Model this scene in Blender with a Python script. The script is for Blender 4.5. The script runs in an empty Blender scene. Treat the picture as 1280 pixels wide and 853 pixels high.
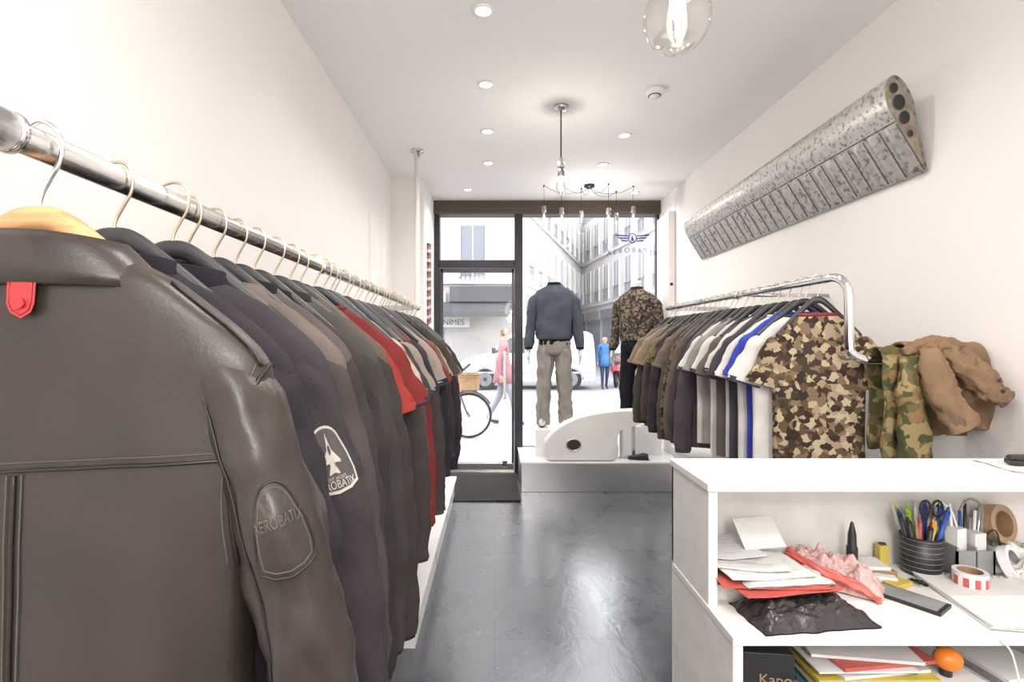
import bpy, bmesh, math, random
from mathutils import Vector, noise, Matrix
random.seed(7)
R=random.Random(11)
pi=math.pi
def lin(h):
    if isinstance(h,(tuple,list)): return tuple(h[:3])
    h=h.lstrip('#'); o=[]
    for i in (0,2,4):
        c=int(h[i:i+2],16)/255
        o.append(c/12.92 if c<=.04045 else ((c+.055)/1.055)**2.4)
    return tuple(o)
def base(name):
    m=bpy.data.materials.new(name); m.use_nodes=True
    nt=m.node_tree; b=nt.nodes['Principled BSDF']; return m,nt,b
def mat(name,col,rough=.6,metal=0,bump=0,bscale=200,var=0,vscale=8,spec=.5,emit=None,es=0,coat=0,stretch=(1,1,1),bump2=0,b2scale=20,sheen=0):
    m,nt,b=base(name); c=lin(col); N=nt.nodes; L=nt.links
    b.inputs['Base Color'].default_value=(*c,1); b.inputs['Roughness'].default_value=rough
    b.inputs['Metallic'].default_value=metal; b.inputs['Specular IOR Level'].default_value=spec
    b.inputs['Coat Weight'].default_value=coat
    if sheen: b.inputs['Sheen Weight'].default_value=sheen; b.inputs['Sheen Roughness'].default_value=.5
    tc=N.new('ShaderNodeTexCoord'); mp=N.new('ShaderNodeMapping'); mp.inputs['Scale'].default_value=stretch
    L.new(tc.outputs['Object'],mp.inputs['Vector'])
    n=N.new('ShaderNodeTexNoise'); n.inputs['Scale'].default_value=vscale; n.inputs['Detail'].default_value=5
    L.new(mp.outputs[0],n.inputs['Vector'])
    if var>0:
        r=N.new('ShaderNodeValToRGB')
        r.color_ramp.elements[0].position=.3; r.color_ramp.elements[1].position=.7
        r.color_ramp.elements[0].color=(*[max(0,x*(1-var)) for x in c],1)
        r.color_ramp.elements[1].color=(*[min(1,x*(1+var)) for x in c],1)
        L.new(n.outputs['Fac'],r.inputs[0]); L.new(r.outputs[0],b.inputs['Base Color'])
    last=None
    for s,sc in ((bump,bscale),(bump2,b2scale)):
        if s>0:
            n2=N.new('ShaderNodeTexNoise'); n2.inputs['Scale'].default_value=sc; n2.inputs['Detail'].default_value=3
            L.new(mp.outputs[0],n2.inputs['Vector'])
            bp=N.new('ShaderNodeBump'); bp.inputs['Strength'].default_value=s; bp.inputs['Distance'].default_value=.01
            L.new(n2.outputs['Fac'],bp.inputs['Height'])
            if last: L.new(last.outputs[0],bp.inputs['Normal'])
            last=bp
    if last: L.new(last.outputs[0],b.inputs['Normal'])
    if emit: b.inputs['Emission Color'].default_value=(*lin(emit),1); b.inputs['Emission Strength'].default_value=es
    return m
_cl={}
def cloth(col,var=.14,rough=.9):
    k=(col,var,rough)
    if k not in _cl:
        _cl[k]=mat('fabric_'+str(col).strip('#'),col,rough,bump=.25,bscale=420,var=var,vscale=9,spec=.2,bump2=.18,b2scale=24)
    return _cl[k]
def camo(name,cols,scale,dist=.6,ang=True):
    m,nt,b=base(name); N=nt.nodes; L=nt.links
    tc=N.new('ShaderNodeTexCoord'); n=N.new('ShaderNodeTexNoise'); n.inputs['Scale'].default_value=scale*.5
    L.new(tc.outputs['Object'],n.inputs['Vector'])
    va=N.new('ShaderNodeVectorMath'); va.operation='SCALE'; va.inputs['Scale'].default_value=dist/scale*3
    L.new(n.outputs['Color'],va.inputs[0])
    ad=N.new('ShaderNodeVectorMath'); L.new(tc.outputs['Object'],ad.inputs[0]); L.new(va.outputs[0],ad.inputs[1])
    v=N.new('ShaderNodeTexVoronoi'); v.inputs['Scale'].default_value=scale
    if ang: v.distance='MANHATTAN'
    L.new(ad.outputs[0],v.inputs['Vector'])
    s=N.new('ShaderNodeSeparateColor'); L.new(v.outputs['Color'],s.inputs[0])
    r=N.new('ShaderNodeValToRGB'); r.color_ramp.interpolation='CONSTANT'
    k=len(cols)
    while len(r.color_ramp.elements)<k: r.color_ramp.elements.new(.5)
    for i,c in enumerate(cols): r.color_ramp.elements[i].position=i/k
    for i,c in enumerate(cols): r.color_ramp.elements[i].color=(*lin(c),1)
    L.new(s.outputs[0],r.inputs[0]); L.new(r.outputs[0],b.inputs['Base Color'])
    b.inputs['Roughness'].default_value=.85; b.inputs['Specular IOR Level'].default_value=.2
    return m
def glassmat(name,tint=(1,1,1),gl=.08):
    m=bpy.data.materials.new(name); m.use_nodes=True; nt=m.node_tree; nt.nodes.clear()
    o=nt.nodes.new('ShaderNodeOutputMaterial'); t=nt.nodes.new('ShaderNodeBsdfTransparent'); g=nt.nodes.new('ShaderNodeBsdfGlossy')
    t.inputs[0].default_value=(*tint,1); g.inputs['Roughness'].default_value=.02
    lw=nt.nodes.new('ShaderNodeLayerWeight'); lw.inputs['Blend'].default_value=.25
    mr=nt.nodes.new('ShaderNodeMath'); mr.operation='MULTIPLY'; mr.inputs[1].default_value=gl*5
    ml=nt.nodes.new('ShaderNodeMath'); ml.operation='ADD'; ml.inputs[1].default_value=gl*.3; ml.use_clamp=True
    nt.links.new(lw.outputs['Facing'],mr.inputs[0]); nt.links.new(mr.outputs[0],ml.inputs[0])
    x=nt.nodes.new('ShaderNodeMixShader'); nt.links.new(ml.outputs[0],x.inputs[0]); nt.links.new(t.outputs[0],x.inputs[1]); nt.links.new(g.outputs[0],x.inputs[2])
    nt.links.new(x.outputs[0],o.inputs[0]); return m

def catmull(P,sub):
    P=[Vector(p) for p in P]
    if sub<=1 or len(P)<3: return P
    Q=[P[0]*2-P[1]]+P+[P[-1]*2-P[-2]]; out=[]
    for i in range(1,len(Q)-2):
        a,b,c,d=Q[i-1],Q[i],Q[i+1],Q[i+2]
        for k in range(sub):
            t=k/sub
            out.append(.5*((2*b)+(c-a)*t+(2*a-5*b+4*c-d)*t*t+(3*b-a-3*c+d)*t*t*t))
    out.append(P[-1]); return out
class M:
    def __init__(s): s.v=[];s.f=[];s.m=[];s.s=[];s.mats=[];s.T=Matrix.Identity(4)
    def mi(s,m):
        if m not in s.mats: s.mats.append(m)
        return s.mats.index(m)
    def add(s,vs,fs,m,smooth=False):
        o=len(s.v); s.v+= [s.T@Vector(v) for v in vs]
        k=s.mi(m)
        for f in fs: s.f.append([i+o for i in f]); s.m.append(k); s.s.append(smooth)
    def box(s,x0,x1,y0,y1,z0,z1,m,rot=0):
        cx,cy=(x0+x1)/2,(y0+y1)/2; c,sn=math.cos(rot),math.sin(rot)
        vs=[]
        for z in (z0,z1):
            for x,y in ((x0,y0),(x1,y0),(x1,y1),(x0,y1)):
                dx,dy=x-cx,y-cy; vs.append((cx+dx*c-dy*sn,cy+dx*sn+dy*c,z))
        s.add(vs,[(3,2,1,0),(4,5,6,7),(0,1,5,4),(1,2,6,5),(2,3,7,6),(3,0,4,7)],m)
    def rings(s,rs,m,smooth=True,cap0=True,cap1=True,closed=True,mf=None):
        n=len(rs[0]); vs=[p for r in rs for p in r]; 
        groups={}
        for i in range(len(rs)-1):
            mm=mf(i) if mf else m
            for j in range(n if closed else n-1):
                k=(j+1)%n; groups.setdefault(mm,[]).append((i*n+j,i*n+k,(i+1)*n+k,(i+1)*n+j))
        o=len(s.v); s.v+=[s.T@Vector(v) for v in vs]
        for mm,fs in groups.items():
            k=s.mi(mm)
            for f in fs: s.f.append([q+o for q in f]); s.m.append(k); s.s.append(smooth)
        if cap0: s.f.append([o+j for j in range(n)][::-1]); s.m.append(s.mi(mf(0) if mf else m)); s.s.append(False)
        if cap1: s.f.append([o+(len(rs)-1)*n+j for j in range(n)]); s.m.append(s.mi(mf(len(rs)-2) if mf else m)); s.s.append(False)
    def tube(s,pts,r,m,seg=10,sub=1,closed=False,flat=1,smooth=True):
        P=catmull(pts,sub); n=len(P)
        rr=r if isinstance(r,(list,tuple)) else None
        up=None; rs=[]
        for i,p in enumerate(P):
            if closed: T=(P[(i+1)%n]-P[i-1])
            else: T=(P[min(i+1,n-1)]-P[max(i-1,0)])
            T=T.normalized() if T.length>1e-9 else Vector((0,0,1))
            if up is None:
                up=Vector((0,0,1)) if abs(T.z)<.9 else Vector((0,1,0))
            S=T.cross(up).normalized(); up=S.cross(T).normalized()
            if rr:
                t=i/(n-1)*(len(rr)-1); a=int(min(t,len(rr)-2)); q=rr[a]+(rr[a+1]-rr[a])*(t-a)
            else: q=r
            rs.append([p+S*q*math.cos(2*pi*j/seg)+up*q*flat*math.sin(2*pi*j/seg) for j in range(seg)])
        if closed: rs.append(rs[0]); s.rings(rs,m,smooth,False,False)
        else: s.rings(rs,m,smooth)
    def cyl(s,p0,p1,r,m,seg=20,r1=None):
        s.tube([p0,p1],[r,r if r1 is None else r1],m,seg)
    def lathe(s,prof,m,loc=(0,0,0),seg=28,smooth=True,mf=None):
        rs=[[Vector((r*math.cos(2*pi*j/seg),r*math.sin(2*pi*j/seg),z))+Vector(loc) for j in range(seg)] for r,z in prof]
        s.rings(rs,m,smooth,prof[0][0]>1e-5,prof[-1][0]>1e-5,True,mf)
    def ball(s,c,r,m,seg=18,sz=(1,1,1),lump=0,seed=0,ls=20):
        rs=[]
        for i in range(seg+1):
            ph=pi*i/seg; ring=[]
            for j in range(seg*2):
                a=pi*j/seg
                d=Vector((math.sin(ph)*math.cos(a),math.sin(ph)*math.sin(a),-math.cos(ph)))
                k=r
                p=Vector((d.x*sz[0],d.y*sz[1],d.z*sz[2]))*k
                if lump: p+=d*lump*noise.noise(Vector(c)+p*ls+Vector((seed,0,0)))
                ring.append(Vector(c)+p)
            rs.append(ring)
        s.rings(rs,m,True,False,False)
    def prism(s,poly,axis,a,b,m,smooth=False):
        def P(u,v,w):
            return {'x':(w,u,v),'y':(u,w,v),'z':(u,v,w)}[axis]
        n=len(poly); vs=[P(u,v,a) for u,v in poly]+[P(u,v,b) for u,v in poly]
        s.add(vs,[tuple(range(n)),tuple(range(2*n-1,n-1,-1))]+[(i,i+n,(i+1)%n+n,(i+1)%n) for i in range(n)],m,smooth)
    def text(s,txt,size,m,fn):
        vs,fs=textmesh(txt,size); s.add([fn(v[0],v[1]) for v in vs],fs,m)
    def obj(s,name,loc=(0,0,0),rot=(0,0,0),parent=None,bevel=0,fix=True,sub=0):
        me=bpy.data.meshes.new(name); me.from_pydata([tuple(v) for v in s.v],[],s.f)
        for m in s.mats: me.materials.append(m)
        me.polygons.foreach_set('material_index',s.m); me.polygons.foreach_set('use_smooth',s.s)
        me.update()
        if fix:
            b=bmesh.new(); b.from_mesh(me); bmesh.ops.recalc_face_normals(b,faces=b.faces); b.to_mesh(me); b.free()
        o=bpy.data.objects.new(name,me); bpy.context.scene.collection.objects.link(o)
        o.location=loc; o.rotation_euler=rot
        if parent: o.parent=parent
        if bevel>0:
            bm=o.modifiers.new('bevel','BEVEL'); bm.width=bevel; bm.segments=2; bm.limit_method='ANGLE'; bm.angle_limit=.9
        return o
_tm={}
def textmesh(txt,size):
    if (txt,size) in _tm: return _tm[(txt,size)]
    cu=bpy.data.curves.new('t','FONT'); cu.body=txt; cu.size=size; cu.align_x='CENTER'; cu.align_y='CENTER'
    o=bpy.data.objects.new('t',cu); bpy.context.scene.collection.objects.link(o)
    dg=bpy.context.evaluated_depsgraph_get(); dg.update()
    me=bpy.data.meshes.new_from_object(o.evaluated_get(dg))
    r=([(v.co.x,v.co.y) for v in me.vertices],[tuple(p.vertices) for p in me.polygons])
    bpy.data.objects.remove(o); bpy.data.meshes.remove(me); _tm[(txt,size)]=r; return r

# ---------------- materials
m_wall=mat('wall_paint',(.82,.79,.77),.75,bump=.04,bscale=90,var=.012,vscale=2)
m_ceil=mat('ceiling_paint',(.88,.875,.87),.8,bump=.03,bscale=80)
m_white=mat('white_lacquer',(.80,.79,.78),.4,bump=.03,bscale=30,var=.03,vscale=6)
m_whiteworn=mat('white_worn_paint',(.75,.735,.715),.45,bump=.08,bscale=25,var=.06,vscale=14)
m_steel=mat('brushed_steel',(.62,.61,.60),.25,1,bump=.05,bscale=300)
m_chrome=mat('chrome',(.75,.75,.76),.12,1)
m_darkframe=mat('dark_metal_frame',(.03,.028,.035),.4,.3)
m_brownslat=mat('brown_shutter',(.11,.085,.07),.5,.3)
m_black=mat('black_plastic',(.018,.018,.02),.4)
m_blackh=mat('hanger_black_plastic',(.025,.025,.028),.4)
m_hook=mat('hanger_hook_metal',(.55,.47,.36),.28,1)
m_wood=mat('hanger_wood',(.60,.33,.15),.4,var=.3,vscale=6,stretch=(2,20,20))
m_glass=glassmat('window_glass')
m_bulbglass=glassmat('bulb_glass',(.95,.94,.92),.16)
m_fil=mat('filament',(1,.8,.5),emit='#fff0d0',es=14)
m_lamp=mat('lamp_disc',(1,1,1),emit='#fff6ea',es=12)
m_ring=mat('downlight_ring',(.85,.85,.85),.3)
m_fillglobe=mat('fill_globe_glow',(1,1,1),emit='#fff4e6',es=6)  # glowing surface of the added fill globes

def floormat():
    m,nt,b=base('slate_resin_floor'); N=nt.nodes; L=nt.links
    tc=N.new('ShaderNodeTexCoord')
    mp=N.new('ShaderNodeMapping'); mp.inputs['Scale'].default_value=(1.4,1,1); mp.inputs['Rotation'].default_value=(0,0,.5); L.new(tc.outputs['Object'],mp.inputs['Vector'])
    n=N.new('ShaderNodeTexNoise'); n.inputs['Scale'].default_value=2.4; n.inputs['Detail'].default_value=8; n.inputs['Distortion'].default_value=1.2; L.new(mp.outputs[0],n.inputs['Vector'])
    r=N.new('ShaderNodeValToRGB'); r.color_ramp.elements[0].position=.25; r.color_ramp.elements[1].position=.78
    r.color_ramp.elements[0].color=(.038,.045,.057,1); r.color_ramp.elements[1].color=(.066,.077,.095,1); L.new(n.outputs['Fac'],r.inputs[0])
    bk=N.new('ShaderNodeTexBrick'); bk.offset=0; bk.inputs['Scale'].default_value=1; bk.inputs['Brick Width'].default_value=.62; bk.inputs['Row Height'].default_value=.62
    bk.inputs['Mortar Size'].default_value=.003; bk.inputs['Color1'].default_value=(1,1,1,1); bk.inputs['Color2'].default_value=(.9,.9,.9,1); bk.inputs['Mortar'].default_value=(.4,.4,.4,1)
    L.new(tc.outputs['Object'],bk.inputs['Vector'])
    mx=N.new('ShaderNodeMix'); mx.data_type='RGBA'; mx.blend_type='MULTIPLY'; mx.inputs['Factor'].default_value=1
    L.new(r.outputs[0],mx.inputs['A']); L.new(bk.outputs['Color'],mx.inputs['B']); L.new(mx.outputs['Result'],b.inputs['Base Color'])
    rr=N.new('ShaderNodeMapRange'); rr.inputs['From Min'].default_value=.3; rr.inputs['From Max'].default_value=.7; rr.inputs['To Min'].default_value=.22; rr.inputs['To Max'].default_value=.38
    L.new(n.outputs['Fac'],rr.inputs['Value']); L.new(rr.outputs[0],b.inputs['Roughness'])
    n2=N.new('ShaderNodeTexNoise'); n2.inputs['Scale'].default_value=9; n2.inputs['Detail'].default_value=5; n2.inputs['Distortion'].default_value=1.5; L.new(mp.outputs[0],n2.inputs['Vector'])
    bp=N.new('ShaderNodeBump'); bp.inputs['Strength'].default_value=.10; bp.inputs['Distance'].default_value=.015; L.new(n2.outputs['Fac'],bp.inputs['Height']); L.new(bp.outputs[0],b.inputs['Normal'])
    b.inputs['Specular IOR Level'].default_value=1.0; b.inputs['Coat Weight'].default_value=.6; b.inputs['Coat Roughness'].default_value=.22; b.inputs['Coat IOR'].default_value=1.6
    L.new(bp.outputs[0],b.inputs['Coat Normal'])
    return m
m_floor=floormat()

# ---------------- room
XL,XR,YF,YB,H=-.93,1.75,5.66,-3.0,2.88
def slab(name,a,m,bevel=0):
    o=M(); o.box(*a,m); return o.obj(name,bevel=bevel)
slab('floor',(XL-.1,XR+.1,YB-.1,YF+.04,-.1,0),m_floor)
slab('ceiling',(XL-.1,XR+.1,YB-.1,YF+.1,H,H+.1),m_ceil)
slab('wall_left',(XL-.1,XL,YB,YF+.1,0,H),m_wall)
slab('wall_right',(XR,XR+.1,YB,YF+.1,0,H),m_wall)
slab('wall_back',(XL-.1,XR+.1,YB-.1,YB,0,H),m_wall)
slab('wall_pier',(XL,-.64,4.79,YF+.1,0,H),m_wall)
o=M()
o.box(-.70,-.58,5.60,5.70,0,2.74,m_darkframe)
o.box(.215,.30,5.58,5.70,0,2.74,m_darkframe)
o.box(-.60,.22,5.60,5.70,2.18,2.26,m_darkframe)
o.box(1.73,1.75,5.60,5.70,.28,2.74,m_darkframe)
o.box(.29,1.75,5.60,5.70,0,.27,m_darkframe)
o.obj('trim_storefront_frame',bevel=.004)
o=M(); o.box(-.70,1.75,5.56,5.74,2.74,2.88,m_brownslat)
for i in range(6): o.box(-.64,1.75,5.545,5.56,2.748+i*.022,2.762+i*.022,m_brownslat)
o.obj('roller_shutter_box')
o=M(); o.box(-.58,.215,5.645,5.65,2.26,2.74,m_glass); o.box(.30,1.73,5.645,5.65,.27,2.74,m_glass); o.obj('window_1')
m_doorstile=mat('door_stile',(.06,.06,.07),.35,.5)
o=M()
for x0,x1 in ((-.575,-.545),(.185,.21)): o.box(x0,x1,5.61,5.66,.02,2.17,m_doorstile)
o.box(-.575,.21,5.61,5.66,2.13,2.17,m_doorstile); o.box(-.575,.21,5.605,5.665,.02,.10,m_steel)
o.box(-.545,.185,5.633,5.638,.10,2.13,m_glass)
o.tube([(.11,5.62,1.28),(.11,5.56,1.27),(.11,5.56,.80),(.11,5.62,.79)],.014,m_white,10)
o.box(.085,.135,5.60,5.632,.06,.13,m_chrome)
o.obj('door_1',bevel=.003)
slab('trim_threshold',(-.60,.22,5.56,5.72,0,.018),m_steel)
m_logo=mat('logo_vinyl',(.03,.03,.16),.5)
o=M()
LX=1.475
L0=lambda u,v:(LX+u,5.642,2.37+v-.6*u*u)
o.text('A E R O B A T I X',.072,m_logo,L0)
for sx in (-1,1):
    for k in range(3):
        x0,x1=.045,.19-.03*k; z=.15-.028*k
        o.prism([(LX+sx*x0,2.38+z),(LX+sx*x1,2.38+z+.012),(LX+sx*(x1-.02),2.38+z-.010),(LX+sx*x0,2.38+z-.012)],'y',5.640,5.643,m_logo)
o.tube([(LX+.042*math.cos(a*pi/8),5.641,2.50+.05*math.sin(a*pi/8)) for a in range(16)],.006,m_logo,6,closed=True)
o.prism([(LX,2.54),(LX+.02,2.46),(LX,2.475),(LX-.02,2.46)],'y',5.640,5.643,m_logo)
o.obj('window_logo_sticker')
o=M(); o.box(1.68,1.745,5.10,5.13,1.45,2.66,m_white); o.box(1.70,1.745,5.13,5.52,1.45,2.66,m_white); o.cyl((1.71,5.095,1.95),(1.71,5.10,1.95),.016,m_black,14); o.obj('shutter_control_cabinet',bevel=.004)
m_str1=mat('strip_red',(.30,.07,.05),.6); m_str2=mat('strip_dark',(.05,.04,.05),.6); m_str3=mat('strip_cream',(.6,.5,.42),.6)
o=M()
for i in range(26):
    o.prism([(5.0,1.55+i*.03),(5.22,1.58+i*.03),(5.22,1.61+i*.03),(5.0,1.58+i*.03)],'x',-.64,-.625,(m_str1,m_str2,m_str3)[i%3])
o.obj('striped_belt_display')
m_mat=mat('coir_mat',(.055,.05,.048),.95,bump=.9,bscale=160,var=.4,vscale=90,spec=.1)
o=M(); o.box(-.52,.225,4.6,5.5,0,.014,m_mat); 
o.tube([(-.52,4.6,.008),(.225,4.6,.008),(.225,5.5,.008),(-.52,5.5,.008)],.009,m_black,6,closed=True); o.obj('door_mat')

m_alu=mat('platform_metal',(.52,.52,.53),.28,.95,bump=.05,bscale=12,var=.08,vscale=3)
m_plat=mat('platform_top',(.76,.76,.76),.15)
o=M(); o.box(.25,XR-.004,4.89,5.56,0,.262,m_alu); o.box(.242,XR-.004,4.88,5.565,.262,.28,m_plat)
o.obj('display_platform',bevel=.003)
m_fin=mat('painted_fin',(.72,.70,.68),.3,bump=.05,bscale=8,var=.05,vscale=5)
m_dk=mat('dark_recess',(.02,.02,.022),.6)
fin=[(.50,.285),(.47,.38),(.47,.47),(.54,.56),(.66,.64),(.80,.70),(1.0,.74),(1.2,.76),(1.40,.765),(1.47,.75),(1.44,.69),(1.37,.63),(1.26,.60),(1.18,.56),(1.15,.48),(1.16,.38),(1.13,.29),(1.0,.281),(.7,.281)]
fp=[(p.x,p.y) for p in catmull([(x,z,0) for x,z in fin],4)]
cx,cz=.9,.5
o=M(); rs=[]
for yy,k in ((4.905,.93),(4.92,.985),(4.945,1),(5.0,1),(5.025,.985),(5.04,.93)):
    rs.append([(cx+(x-cx)*k, yy, max(.281,cz+(z-cz)*k)) for x,z in fp])
o.rings(rs,m_fin,True)
def ell(o,c,rx,rz,y,m,tr): 
    o.tube([(c[0]+rx*math.cos(2*pi*i/24),y,c[1]+rz*math.sin(2*pi*i/24)) for i in range(24)],tr,m,8,closed=True)
vs=[(.735+.066*math.cos(2*pi*i/24),4.902,.435+.05*math.sin(2*pi*i/24)) for i in range(24)]
o.add(vs,[tuple(range(24))],m_dk); ell(o,(.735,.435),.068,.052,4.903,m_steel,.006)
o.obj('aircraft_fin_display')
o=M(); o.box(1.20,1.23,5.06,5.10,.28,.57,m_steel); o.box(1.32,1.35,5.06,5.10,.28,.60,m_steel); o.box(1.17,1.38,5.05,5.12,.281,.29,m_steel); o.obj('display_bracket',bevel=.002)
def shoe(o,x,y,z,m,ms,yaw=0,s=1):
    o.T=Matrix.Translation((x,y,z))@Matrix.Rotation(yaw,4,'Z')@Matrix.Scale(s,4)
    rs=[]
    for t,w,h in ((-.13,.02,.03),(-.12,.034,.075),(-.06,.036,.085),(0,.036,.065),(.06,.044,.05),(.11,.042,.04),(.14,.025,.03)):
        rs.append([(w*math.cos(a*pi/8),t,.012+h*.5+h*.5*math.sin(a*pi/8)) for a in range(16)])
    o.rings(rs,m,True)
    o.prism([(.034*math.cos(a*pi/10)*(1.15 if math.sin(a*pi/10)>0 else .95),.14*math.sin(a*pi/10)) for a in range(20)],'z',0,.016,ms)
    o.T=Matrix.Identity(4)
o=M(); shoe(o,1.36,4.98,.28,m_black,m_black,1.3,.7); o.obj('display_shoe')

# ---------------- mannequins
m_man=mat('mannequin_skin',(.66,.64,.62),.4)
def mannequin(name,X,Y,yaw,mj,mrib,mt,ped,mats_shoe,k=1):
    p=M(); p.box(X-.20,X+.20,Y-.17,Y+.17,.28,ped,m_plat); p.obj('mannequin_pedestal',bevel=.003)
    o=M(); z0=0
    def E(cx,cy,z,rx,ry,n=28,seed=0,amp=.006):
        r=[]
        for j in range(n):
            a=2*pi*j/n
            q=1+ (amp/ max(rx,.01))*(noise.noise(Vector((math.cos(a)*2,math.sin(a)*2+seed,z*9)))+.6*noise.noise(Vector((math.cos(a)*4,math.sin(a)*4+seed,z*22))))
            r.append((cx+rx*q*math.cos(a),cy+ry*q*math.sin(a),z))
        return r
    o.rings([E(0,0,z0+h,rx,ry,20,0,0) for h,rx,ry in ((1.36,.06,.055),(1.42,.05,.05),(1.48,.047,.047),(1.50,.047,.047),(1.51,.03,.03))],m_man)
    T=[(.815,.145,.11),(.83,.160,.12),(.87,.160,.12),(.885,.175,.132),(.95,.182,.136),(1.05,.182,.132),(1.15,.19,.132),(1.25,.20,.128),(1.31,.20,.118),(1.35,.18,.105),(1.385,.125,.085),(1.41,.078,.070),(1.43,.066,.064),(1.445,.064,.062)]
    rs=[];tt=catmull([(a,b,c) for a,b,c in T],4)
    for q in tt: rs.append(E(0,0,z0+q.x,q.y,q.z,48,3,.018))
    o.rings(rs,mj,True,True,True,True,lambda i:mrib if (tt[i].x<.875 or tt[i].x>1.41) else mj)
    for sx in (-1,1):
        P=catmull([(sx*.15,0,z0+1.335),(sx*.195,0,z0+1.27),(sx*.218,.01,z0+1.12),(sx*.235,.0,z0+.98),(sx*.248,-.02,z0+.86),(sx*.252,-.03,z0+.80),(sx*.255,-.03,z0+.775)],6)
        rad=[.048,.062,.060,.053,.049,.038,.034]
        rs=[]
        for i,c in enumerate(P):
            t=i/(len(P)-1)*6; a=min(int(t),5); r=rad[a]+(rad[a+1]-rad[a])*(t-a)
            rs.append(E(c.x,c.y,c.z,r,r*1.05,22,sx*5,.012))
        o.rings(rs,mj,True,True,True,True,lambda i:mrib if i>29 else mj)
        hx=sx*.257
        o.rings([E(hx,-.03,z0+.775-h,a,b,12,0,0) for h,a,b in ((0,.022,.028),(.04,.018,.036),(.08,.016,.04),(.095,.014,.036))],m_man)
        for q in range(4): o.tube([(hx,-.055+q*.018,z0+.685),(hx-.003*sx,-.056+q*.018,z0+.655),(hx-.010*sx,-.055+q*.018,z0+.63-.006*(q in(1,2)))],[.008,.0075,.006],m_man,8,3)
        o.tube([(hx,-.06,z0+.74),(hx-.006*sx,-.082,z0+.71),(hx-.01*sx,-.085,z0+.69)],[.010,.009,.007],m_man,8,3)
        P=catmull([(sx*.078,0,z0+.86),(sx*.085,0,z0+.70),(sx*.098,-.012,z0+.45),(sx*.11,.0,z0+.22),(sx*.118,.01,z0+.04),(sx*.118,.01,z0+.02)],8)
        rad=[.082,.088,.072,.064,.066,.064]
        rs=[]
        for i,c in enumerate(P):
            t=i/(len(P)-1)*5; a=min(int(t),4); r=rad[a]+(rad[a+1]-rad[a])*(t-a)
            rs.append(E(c.x,c.y,c.z,r,r*1.12,30,sx*9,.022))
        o.rings(rs,mt,True)
        shoe(o,sx*.12,.05,z0+.0,mats_shoe,m_black,0,.95)
    rs=[E(0,0,z0+h,rx,ry,30,1,.01) for h,rx,ry in ((.72,.10,.10),(.76,.155,.12),(.84,.16,.12),(.88,.15,.11))]
    o.rings(rs,mt,True)
    ob=o.obj(name,loc=(X,Y,ped+.001),rot=(0,0,yaw)); ob.scale=(k,k,k)
m_navyrib=cloth('#1d1e26')
c_bomb=camo('camo_bomber_print',['#3a342e','#73665a','#5a4c42','#2a2626','#857868','#4a4038'],48,.7)
mannequin('mannequin',.60,5.30,-.12,cloth('#4d525c'),m_navyrib,cloth('#928d86'),.54,mat('shoe_white',(.6,.6,.6),.5))
mannequin('mannequin',1.445,5.36,-.6,c_bomb,cloth('#2b272c'),cloth('#1d1b22'),.56,m_black,.96)

# ---------------- garments
def lerp_tab(tab,z):
    if z>=tab[0][0]: return tab[0][1:]
    for a,b in zip(tab,tab[1:]):
        if z>=b[0]:
            t=(a[0]-z)/(a[0]-b[0])
            return tuple(a[i]+(b[i]-a[i])*t for i in range(1,len(a)))
    return tab[-1][1:]
def hanger_mesh(m,hookm,big=False):
    o=M()
    o.tube([(0,0,-.095),(0,0,-.062),(.010,0,-.040),(.021,0,-.020),(.0235,0,0),(.016,0,.0165),(0,0,.0205 if not big else .0245),(-.016,0,.014),(-.023,0,.000)],.0022 if not big else .0026,hookm,8,4)
    P=[(-.195,0,-.218),(-.16,0,-.188),(-.09,0,-.132),(-.03,0,-.087),(0,0,-.079),(.03,0,-.087),(.09,0,-.132),(.16,0,-.188),(.195,0,-.218)]
    if big: P=[(x,y,z-.004) for x,y,z in P]
    Q=catmull(P,5); rs=[]
    for i,c in enumerate(Q):
        T=(Q[min(i+1,len(Q)-1)]-Q[max(i-1,0)]).normalized(); U=Vector((-T.z,0,T.x))
        t=abs(c.x)/.205; hh=.014*(1-.5*t)*(1.1 if big else 1); ww=.007+.008*t*t+(.006 if big else 0)
        rs.append([c+U*hh*math.sin(2*pi*j/12)+Vector((0,1,0))*ww*math.cos(2*pi*j/12) for j in range(12)])
    o.rings(rs,m,True)
    return o
hm_black=None
def make_hanger(kind,parent,lift=0,sx=1):
    global hm_black
    if kind=='wood':
        h=hanger_mesh(m_wood,m_chrome,True).obj('hanger',parent=parent)
    elif hm_black is None:
        h=hanger_mesh(m_blackh,m_hook).obj('hanger',parent=parent); hm_black=h.data
    else:
        h=bpy.data.objects.new('hanger',hm_black); bpy.context.scene.collection.objects.link(h); h.parent=parent
    h.location=(0,0,lift); h.scale=(sx,1,1)
    return h

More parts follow.
